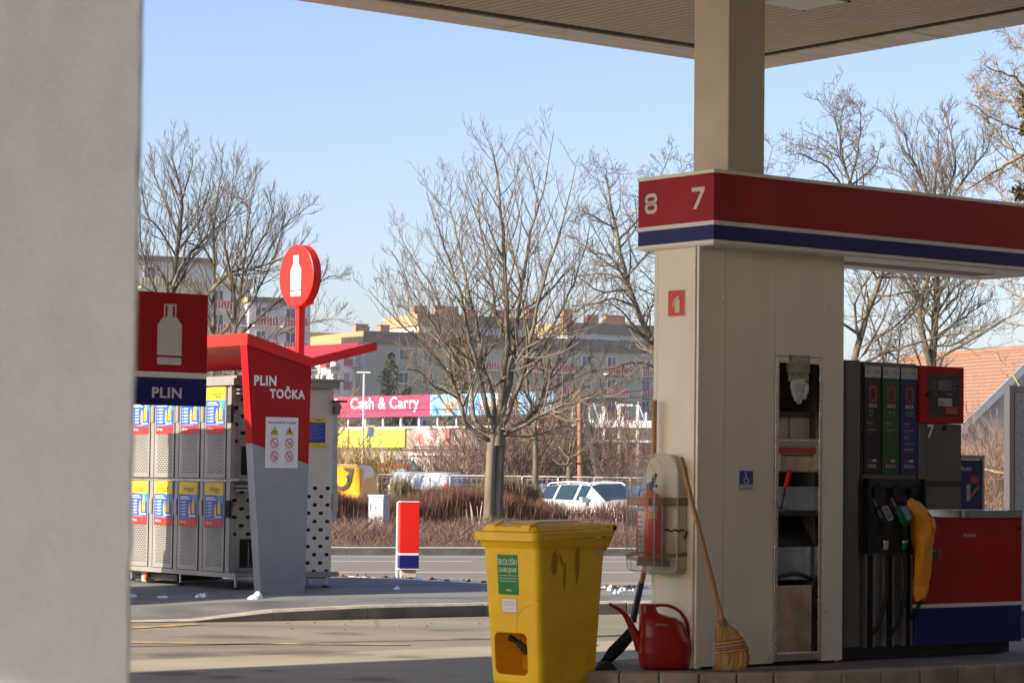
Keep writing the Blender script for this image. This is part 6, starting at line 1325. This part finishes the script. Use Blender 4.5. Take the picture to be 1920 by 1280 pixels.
# trees right
D = 47; T = Tree(51, BARKD, TWIGD, trop=.15, ang=(40, 75), dens=1.1, rt=.004, twist=.26, ratio=(.22, .5))
for k, (P_, dd, r_) in enumerate([([(1578, 1000), (1585, 850), (1600, 690), (1620, 610), (1640, 550), (1655, 505), (1640, 420), (1592, 345), (1580, 290), (1570, 240), (1560, 210), (1548, 190)], .5, .13), ([(1592, 345), (1605, 300), (1612, 250), (1613, 215), (1605, 190)], -.6, .045), ([(1600, 345), (1640, 310), (1650, 275)], .8, .035), ([(1575, 345), (1550, 315), (1510, 290), (1480, 290)], -.8, .04), ([(1560, 300), (1530, 280), (1490, 272), (1470, 262)], .6, .03), ([(1575, 290), (1575, 240), (1583, 200), (1590, 185)], -.3, .03), ([(1600, 690), (1660, 660), (1730, 640), (1790, 625), (1820, 630)], -.8, .06), ([(1655, 520), (1700, 520), (1730, 530)], .8, .04), ([(1620, 700), (1680, 680), (1690, 610), (1740, 560)], 1.2, .05), ([(1600, 680), (1660, 700), (1620, 560), (1600, 500)], .6, .05), ([(1640, 640), (1690, 600), (1720, 560), (1730, 500)], .9, .04)]): hand(T, P_, D, dd, r_, .008, 110 + k, .12)
T.build('bare_tree', 'crooked bare tree rising behind the fascia band left of the thick forked tree')
D = 50; T = Tree(61, BARKD, TWIGD, trop=.4, ang=(25, 55), dens=1.15, rt=.004, twist=.16, ratio=(.25, .5))
for k, (P_, dd, r_) in enumerate([([(1742, 1000), (1744, 850), (1746, 690), (1752, 620), (1756, 540), (1756, 470), (1745, 400), (1740, 365), (1715, 310), (1700, 270), (1690, 235)], .4, .17), ([(1746, 690), (1730, 620), (1728, 560), (1745, 500), (1755, 420), (1752, 340), (1760, 270), (1758, 240)], -.8, .11), ([(1756, 590), (1790, 540), (1830, 510)], .8, .05), ([(1752, 600), (1790, 560), (1820, 530), (1850, 490)], -.8, .05), ([(1756, 470), (1775, 360), (1790, 310), (1780, 230), (1775, 210)], .5, .06), ([(1750, 460), (1780, 380), (1820, 320), (1850, 280), (1860, 250)], 1.2, .06), ([(1756, 630), (1800, 600), (1830, 580), (1862, 560)], .6, .05), ([(1745, 400), (1720, 360), (1690, 330), (1670, 310)], .9, .04), ([(1750, 650), (1800, 640), (1850, 610), (1880, 620)], -.6, .045), ([(1728, 560), (1700, 510), (1690, 440)], -.6, .04)]): hand(T, P_, D, dd, r_, .008, 140 + k, .12)
T.build('bare_tree', 'thick forked bare tree above pump 7 in front of the orange roof')
D = 40; T = Tree(71, BARKY, mk('twig_pale', (.23, .18, .13), .9, var=.2, vs_=2), trop=.12, ang=(40, 75), dens=1.25, rt=.0042, twist=.2, ratio=(.16, .36))
for k, (P_, dd, r_) in enumerate([([(1990, 1050), (1985, 800), (1975, 500), (1960, 300), (1955, 150), (1960, 20)], .3, .16), ([(1960, 230), (1925, 170), (1890, 140), (1858, 130), (1845, 118)], -.8, .045), ([(1960, 260), (1910, 200), (1870, 180), (1835, 160), (1828, 152)], .8, .04), ([(1962, 270), (1900, 300), (1860, 325), (1830, 345), (1790, 365)], -.9, .07), ([(1962, 250), (1900, 240), (1850, 215), (1825, 195)], -.5, .04), ([(1962, 320), (1910, 290), (1870, 250), (1845, 220), (1832, 175)], .6, .045), ([(1962, 230), (1910, 190), (1880, 190), (1838, 175)], .6, .03), ([(1965, 420), (1920, 420), (1880, 370), (1850, 330)], .5, .05), ([(1968, 500), (1920, 500), (1890, 470), (1870, 440)], -.6, .04), ([(1957, 170), (1930, 110), (1905, 80), (1880, 60)], .6, .04), ([(1970, 560), (1920, 560), (1885, 540), (1840, 530)], .6, .035), ([(1962, 340), (1920, 390), (1880, 400), (1850, 420)], 1.0, .04)]): hand(T, P_, D, dd, r_, .008, 170 + k, .1)
tr = T.build('bare_tree', 'pale spur branched bare tree with ivy at the right picture edge')
IVY = mk('ivy_leaf', (.26, .20, .04), .6, c2=(.07, .05, .02), vs_=9, lo=.4, hi=.6)
m = MB(); r_ = random.Random(9)
for (px, py, rx, ry) in ((1922, 195, .09, .24), (1921, 240, .05, .10), (1916, 362, .13, .13), (1965, 300, .10, .6)):
    c = pt(px, py, 40); 
    for k in range(230):
        u = Vector((r_.gauss(0, rx * .6), r_.gauss(0, rx * .6), r_.gauss(0, ry * .55))); p = c + u; s = r_.uniform(.02, .04); a = Vector((r_.uniform(-1, 1), r_.uniform(-1, 1), r_.uniform(-1, 1))).normalized() * s; q = a.orthogonal().normalized() * s
        m.add([p - a, p + q, p + a, p - q], [(0, 1, 2, 3)], IVY)
m.build('ivy', tr)
# thin trees and shrubs further back
D = 78
def small_tree(label, pts, D, seed, r0=.12, dens=.9, bark=BARKD, limbs=()):
    T = Tree(seed, bark, TWIGD, trop=.35, ang=(30, 60), dens=dens, rt=.0055, twist=.18, maxl=3, ratio=(.25, .5)); hand(T, pts, D, .3, r0, .02, seed, .35)
    for k, (P_, dd, rr_) in enumerate(limbs): hand(T, P_, D, dd, rr_, .012, seed + k + 1, .15)
    return T.build('bare_tree', label)
small_tree('slim bare tree with grey trunk between the main tree and the wooden poles', [(1006, 985), (1004, 880), (1002, 800), (990, 740), (985, 690), (975, 650)], 76, 210, .17, limbs=[([(1002, 820), (985, 790), (965, 760), (950, 720)], .8, .07), ([(1003, 810), (1010, 770), (1030, 720), (1045, 670)], -.8, .07), ([(1004, 830), (975, 800), (940, 780)], .5, .05)])
small_tree('gnarled dark pollard tree left of the brown utility pole', [(1068, 985), (1068, 900), (1066, 870), (1068, 850)], 79, 230, .24, .8, limbs=[([(1068, 862), (1055, 845), (1045, 830), (1040, 800)], .6, .09), ([(1068, 858), (1085, 850), (1100, 835), (1120, 825)], -.6, .08), ([(1066, 868), (1050, 870), (1035, 860)], .4, .06), ([(1068, 850), (1072, 820), (1066, 790)], -.3, .06), ([(1070, 862), (1090, 870), (1130, 865), (1160, 850)], .6, .06)])
# bare shrubs in the thicket: one of each kind, then copies
def shrub_mesh(seed, H, n, mat, spread=.35, trop=.2, dens=.8, rt=.006):
    T = Tree(seed, mat, mat, trop=trop, ang=(18, 42), dens=dens, rt=rt, twist=.14, maxl=2, ratio=(.35, .6), flat=1.0); r_ = T.r; T.cap = 9; T.dens *= .55
    for k in range(n):
        a = r_.uniform(0, 6.28); d = Vector((math.cos(a) * spread, math.sin(a) * spread, 1)).normalized(); P = [Vector((math.cos(a) * .15, math.sin(a) * .15, 0))]; cur = P[0].copy(); h = H * r_.uniform(.6, 1)
        for q in range(6): d = (d + Vector((r_.gauss(0, .08), r_.gauss(0, .08), .02))).normalized(); cur = cur + d * h / 6; P.append(cur.copy())
        T.limb(P, .022, .006, 0, .2)
    B = MB(); B.v = T.big.v + T.small.v; o = len(T.big.v); B.f = T.big.f + [tuple(i + o for i in f) for f in T.small.f]; B.m = [0] * len(B.f); B.sm = [False] * len(B.f); B.mats = [mat]; return B
THB = mk('thicket_brown', (.19, .125, .09), .9, c2=(.11, .068, .045), vs_=.8); THP = mk('thicket_pinkish', (.21, .135, .105), .9, c2=(.12, .075, .055), vs_=.8); THO = mk('hazel_yellow_twigs', (.42, .29, .09), .9, c2=(.26, .17, .06), vs_=1.2); THG = mk('twigs_olive', (.16, .14, .07), .9, c2=(.09, .08, .04), vs_=1)
protos = [shrub_mesh(301, 4.2, 17, THB).build('stems'), shrub_mesh(302, 3.8, 19, THP, .45).build('stems'), shrub_mesh(303, 4.6, 15, THP, .3).build('stems')]
used = [0, 0, 0]
places = [(785, 100, 0, .8), (810, 96, 1, .8), (838, 100, 2, .85), (862, 95, 0, .9), (880, 88, 1, .95), (905, 92, 2, .95), (945, 90, 0, 1.0), (965, 95, 1, 1.05), (985, 100, 2, 1.1), (1015, 96, 0, 1.1), (1035, 100, 1, 1.1), (1055, 104, 2, 1.1), (1080, 98, 0, 1.05), (1105, 102, 1, .95), (1130, 96, 2, .9), (1150, 92, 0, .75), (1175, 90, 1, .7), (1200, 94, 2, .75), (1222, 90, 0, .8), (1245, 95, 1, .9), (560, 90, 2, 1.2), (600, 95, 0, 1.15), (620, 190, 0, 1.9), (590, 170, 1, 2.3), (652, 195, 2, 1.6), (470, 75, 2, 1.3), (430, 78, 0, 1.35), (510, 80, 1, 1.3), (300, 78, 2, 1.3), (350, 76, 1, 1.3), (390, 80, 0, 1.3), (1840, 75, 0, .85), (1870, 78, 1, 1.15), (1910, 74, 2, .9), (1815, 72, 1, .8), (1935, 76, 0, 1.0), (1862, 70, 2, .8)]
near = [(1178, 'just left of the extinguisher case'), ]
def shrub_label(px, D, k):
    if px < 540: return 'bare brown shrub in the thicket seen behind the gas rack and kiosk'
    if px < 670: return 'bare brown shrub between the kiosk roof and the supermarket banners'
    if px < 900: return 'bare brown shrub left of the main tree trunk in front of the white hall'
    if px < 1300: return 'bare pinkish brown shrub in the thicket right of the main tree trunk'
    return 'bare tangled shrub in front of the orange roofed house'
for i, (px, D, k, s) in enumerate(places):
    c = pt(px, 900, D); t = thing('bare_shrub', shrub_label(px, D, k), 'shrub', (c.x, D, -.42), rnd.uniform(0, 6.28), {0: 'shrubs behind the rack', 1: 'tall shrubs by the banners', 2: 'shrubs left of the main tree', 3: 'shrubs right of the main tree', 4: 'shrubs by the tiled house'}[(px >= 540) + (px >= 670) + (px >= 900) + (px >= 1300)])
    s *= rnd.uniform(.95, 1.15) * (1.18 if 900 < px < 1300 else 1); t.scale = (s * rnd.uniform(1.0, 1.25), s, s)
    if used[k] == 0: protos[k].parent = t; used[k] = 1
    else: o = protos[k].copy(); C.objects.link(o); o.parent = t
hz_ = shrub_mesh(310, 3.1, 34, THO, .3, .1, 1.1, .008).build('stems')
for i, (px, D, s, lb) in enumerate(((665, 84, .92, 'left hazel shrub with yellow catkins beside the dark box'), (700, 86, 1.0, 'middle hazel shrub with yellow catkins below the yellow banner'), (728, 88, .8, 'right hazel shrub with yellow catkins before the dark recess'), (645, 86, 1.0, 'hazel shrub with yellow catkins half hidden behind the gas rack'))):
    c = pt(px, 900, D); t = thing('hazel_shrub', lb, 'shrub', (c.x, D, -.42), rnd.uniform(0, 6), 'hazels with yellow catkins'); t.scale = (s * .8, s * .8, s)
    if i == 0: hz_.parent = t
    else: o = hz_.copy(); C.objects.link(o); o.parent = t
# conifers in front of the apartments
CON = mk('conifer_green', (.05, .07, .03), .8, c2=(.02, .03, .014), vs_=1.5); COB = mk('conifer_brownish', (.15, .14, .05), .8, c2=(.08, .08, .03), vs_=1.5)
def conifer(label, px, ytop, D, W, mat, seed, base=-1, bare=.1):
    c = pt(px, ytop, D); H = c.z - base; t = thing('conifer', label, 'tree', (c.x, D, base)); r_ = random.Random(seed); m = MB(); m.tube([(0, 0, 0), (0, 0, H * .97)], [.22, .03], BARKD, 7); m.build('trunk', t); m = MB()
    for k in range(2600):
        u = r_.random() ** .8; z = H * (bare + (1 - bare) * u); rad = W * (1 - u) ** .8 * (1 + .25 * math.sin(z * 2.1 + seed)) + .12; a = r_.uniform(0, 6.283); q = r_.uniform(.25, 1) * rad * (1 + .25 * math.sin(3 * a + z)); p = Vector((math.cos(a) * q, math.sin(a) * q, z - q * .25)); s = r_.uniform(.18, .4); d = Vector((math.cos(a), math.sin(a), -.35 + r_.gauss(0, .3))).normalized() * s; w_ = d.orthogonal().normalized(); w_.rotate(Matrix.Rotation(r_.uniform(0, 6.28), 3, d)); w_ *= s * .35
        m.add([p - w_, p + d, p + w_, p - d * .4], [(0, 1, 2, 3)], mat)
    m.build('crown', t)
conifer('dark green pointed conifer in front of the sage gable', 733, 660, 230, 2.4, CON, 3); conifer('brownish green broad conifer right of the dark pointed one', 858, 655, 235, 3.6, COB, 5); conifer('small dark conifer peeking over the red banner', 765, 722, 225, 1.3, CON, 7)
# hedges
def blades(n, fn, mat, mats=None):
    m = MB(); i0 = m.mi(mat); r_ = rnd
    for k in range(n):
        p, h, lean, w_ = fn(r_); a = r_.uniform(0, 3.14); cx, cy = math.cos(a) * w_, math.sin(a) * w_; tx, ty = p[0] + lean[0], p[1] + lean[1]; o = len(m.v)
        mx, my, mz = p[0] + lean[0] * .35 + r_.gauss(0, .012), p[1] + lean[1] * .35, p[2] + h * .5
        m.v += [(p[0] - cx, p[1] - cy, p[2]), (p[0] + cx, p[1] + cy, p[2]), (mx + cx * .8, my + cy * .8, mz), (mx - cx * .8, my - cy * .8, mz), (tx, ty, p[2] + h)]
        m.f += [(o, o + 1, o + 2, o + 3), (o + 3, o + 2, o + 4)]; m.m += [i0, i0]; m.sm += [False, False]
    return m
HR = mk('hedge_red_brown', (.18, .082, .052), .9, c2=(.09, .04, .026), vs_=1.3); HPK = mk('scrub_mauve_brown', (.20, .125, .10), .9, c2=(.085, .05, .038), vs_=2.6, detail=8); HG = mk('hedge_olive_brown', (.17, .14, .06), .9, c2=(.09, .07, .035), vs_=2.5); HDK = mk('hedge_core', (.10, .05, .035), .95)
def hedge(name, label, u0, u1, n0, n1, h, n, mat, lean=.12, w_=.006, low=.0, wob=.12, start=.0):
    def fn(r_):
        u = r_.uniform(u0, u1); q = r_.uniform(n0, n1); p = RP(u, q); hh = h * (1 + wob * math.sin(u * 1.7) + wob * .6 * math.sin(u * 4.3 + q)); z0 = gz(p.y) + r_.uniform(start, .75) * hh; return (p.x, p.y, z0), (gz(p.y) + hh - z0) * r_.uniform(.6, 1.08), (r_.gauss(0, lean), r_.gauss(0, lean)), w_ * r_.uniform(.6, 1.4)
    t = thing(name, label, 'hedge', (0, 0, 0)); blades(n, fn, mat).build('twigs', t); return t
hedge('brown_hedge', 'taller red brown clipped hedge behind the low scrub and the grey cabinet', 11, 18.0, 54.5, 56.2, 1.22, 24000, HR, .10, .007, start=0)
hedge('brown_hedge', 'sparser red brown hedge with white car paint glinting through it', 18.1, 26, 54.8, 56.0, 1.02, 5200, HR, .12, .007, start=0)
hedge('olive_hedge', 'olive brown clipped hedge in front of the wire fence', 16.3, 20.2, 63, 64.2, 1.42, 8500, HG, .07, .010, start=.2)
# low scrub: arching twigs
def scr(r_):
    u = r_.uniform(6.5, 23); q = 39.4 + (r_.random() ** .9) * 12.8; p = RP(u, q); env = min(1, (q - 39.2) / 1.6); hh = (.40 + .09 * math.sin(u * 1.1 + q) + .1 * math.sin(u * 3.1 - q * 1.3)) * (.35 + .65 * env); z0 = gz(p.y) + .04 + r_.uniform(0, .8) * hh; return (p.x, p.y, z0), (.02 + r_.uniform(.0, .14)), (r_.gauss(0, .11), r_.gauss(0, .11)), .0042 * r_.uniform(.6, 1.4)
m = blades(120000, scr, HPK); solo(m, 'scrub', 'low mauve brown bare ground scrub beyond the road', kind='stuff')
# a few pale dry stalks
m = MB()
for k in range(9):
    c = pt(875 + rnd.uniform(0, 26), 985, 47 + rnd.uniform(0, 1)); m.tube([c, c + Vector((rnd.uniform(-.06, .06), 0, rnd.uniform(.25, .5)))], .005, mk('pale_stalk', (.5, .42, .3), .9), 4)
solo(m, 'dry_stalks', 'few pale dry stalks left of the main tree trunk', kind='stuff')

# ================================================================== thin winter haze
hb = MB(); hb.box(-330, 330, -62, 560, -1.6, 42, DARKGAP); o = hb.build('haze'); o['label'] = 'thin winter haze over the place'; o['kind'] = 'stuff'
o.data.materials.clear(); hm = bpy.data.materials.new('haze_air'); hm.use_nodes = True; hn = hm.node_tree; hn.nodes.clear(); ho = hn.nodes.new('ShaderNodeOutputMaterial'); hv = hn.nodes.new('ShaderNodeVolumePrincipled')
hv.inputs['Color'].default_value = (.86, .92, 1, 1); hv.inputs['Density'].default_value = HAZE; hn.links.new(hv.outputs[0], ho.inputs['Volume']); o.data.materials.append(hm)
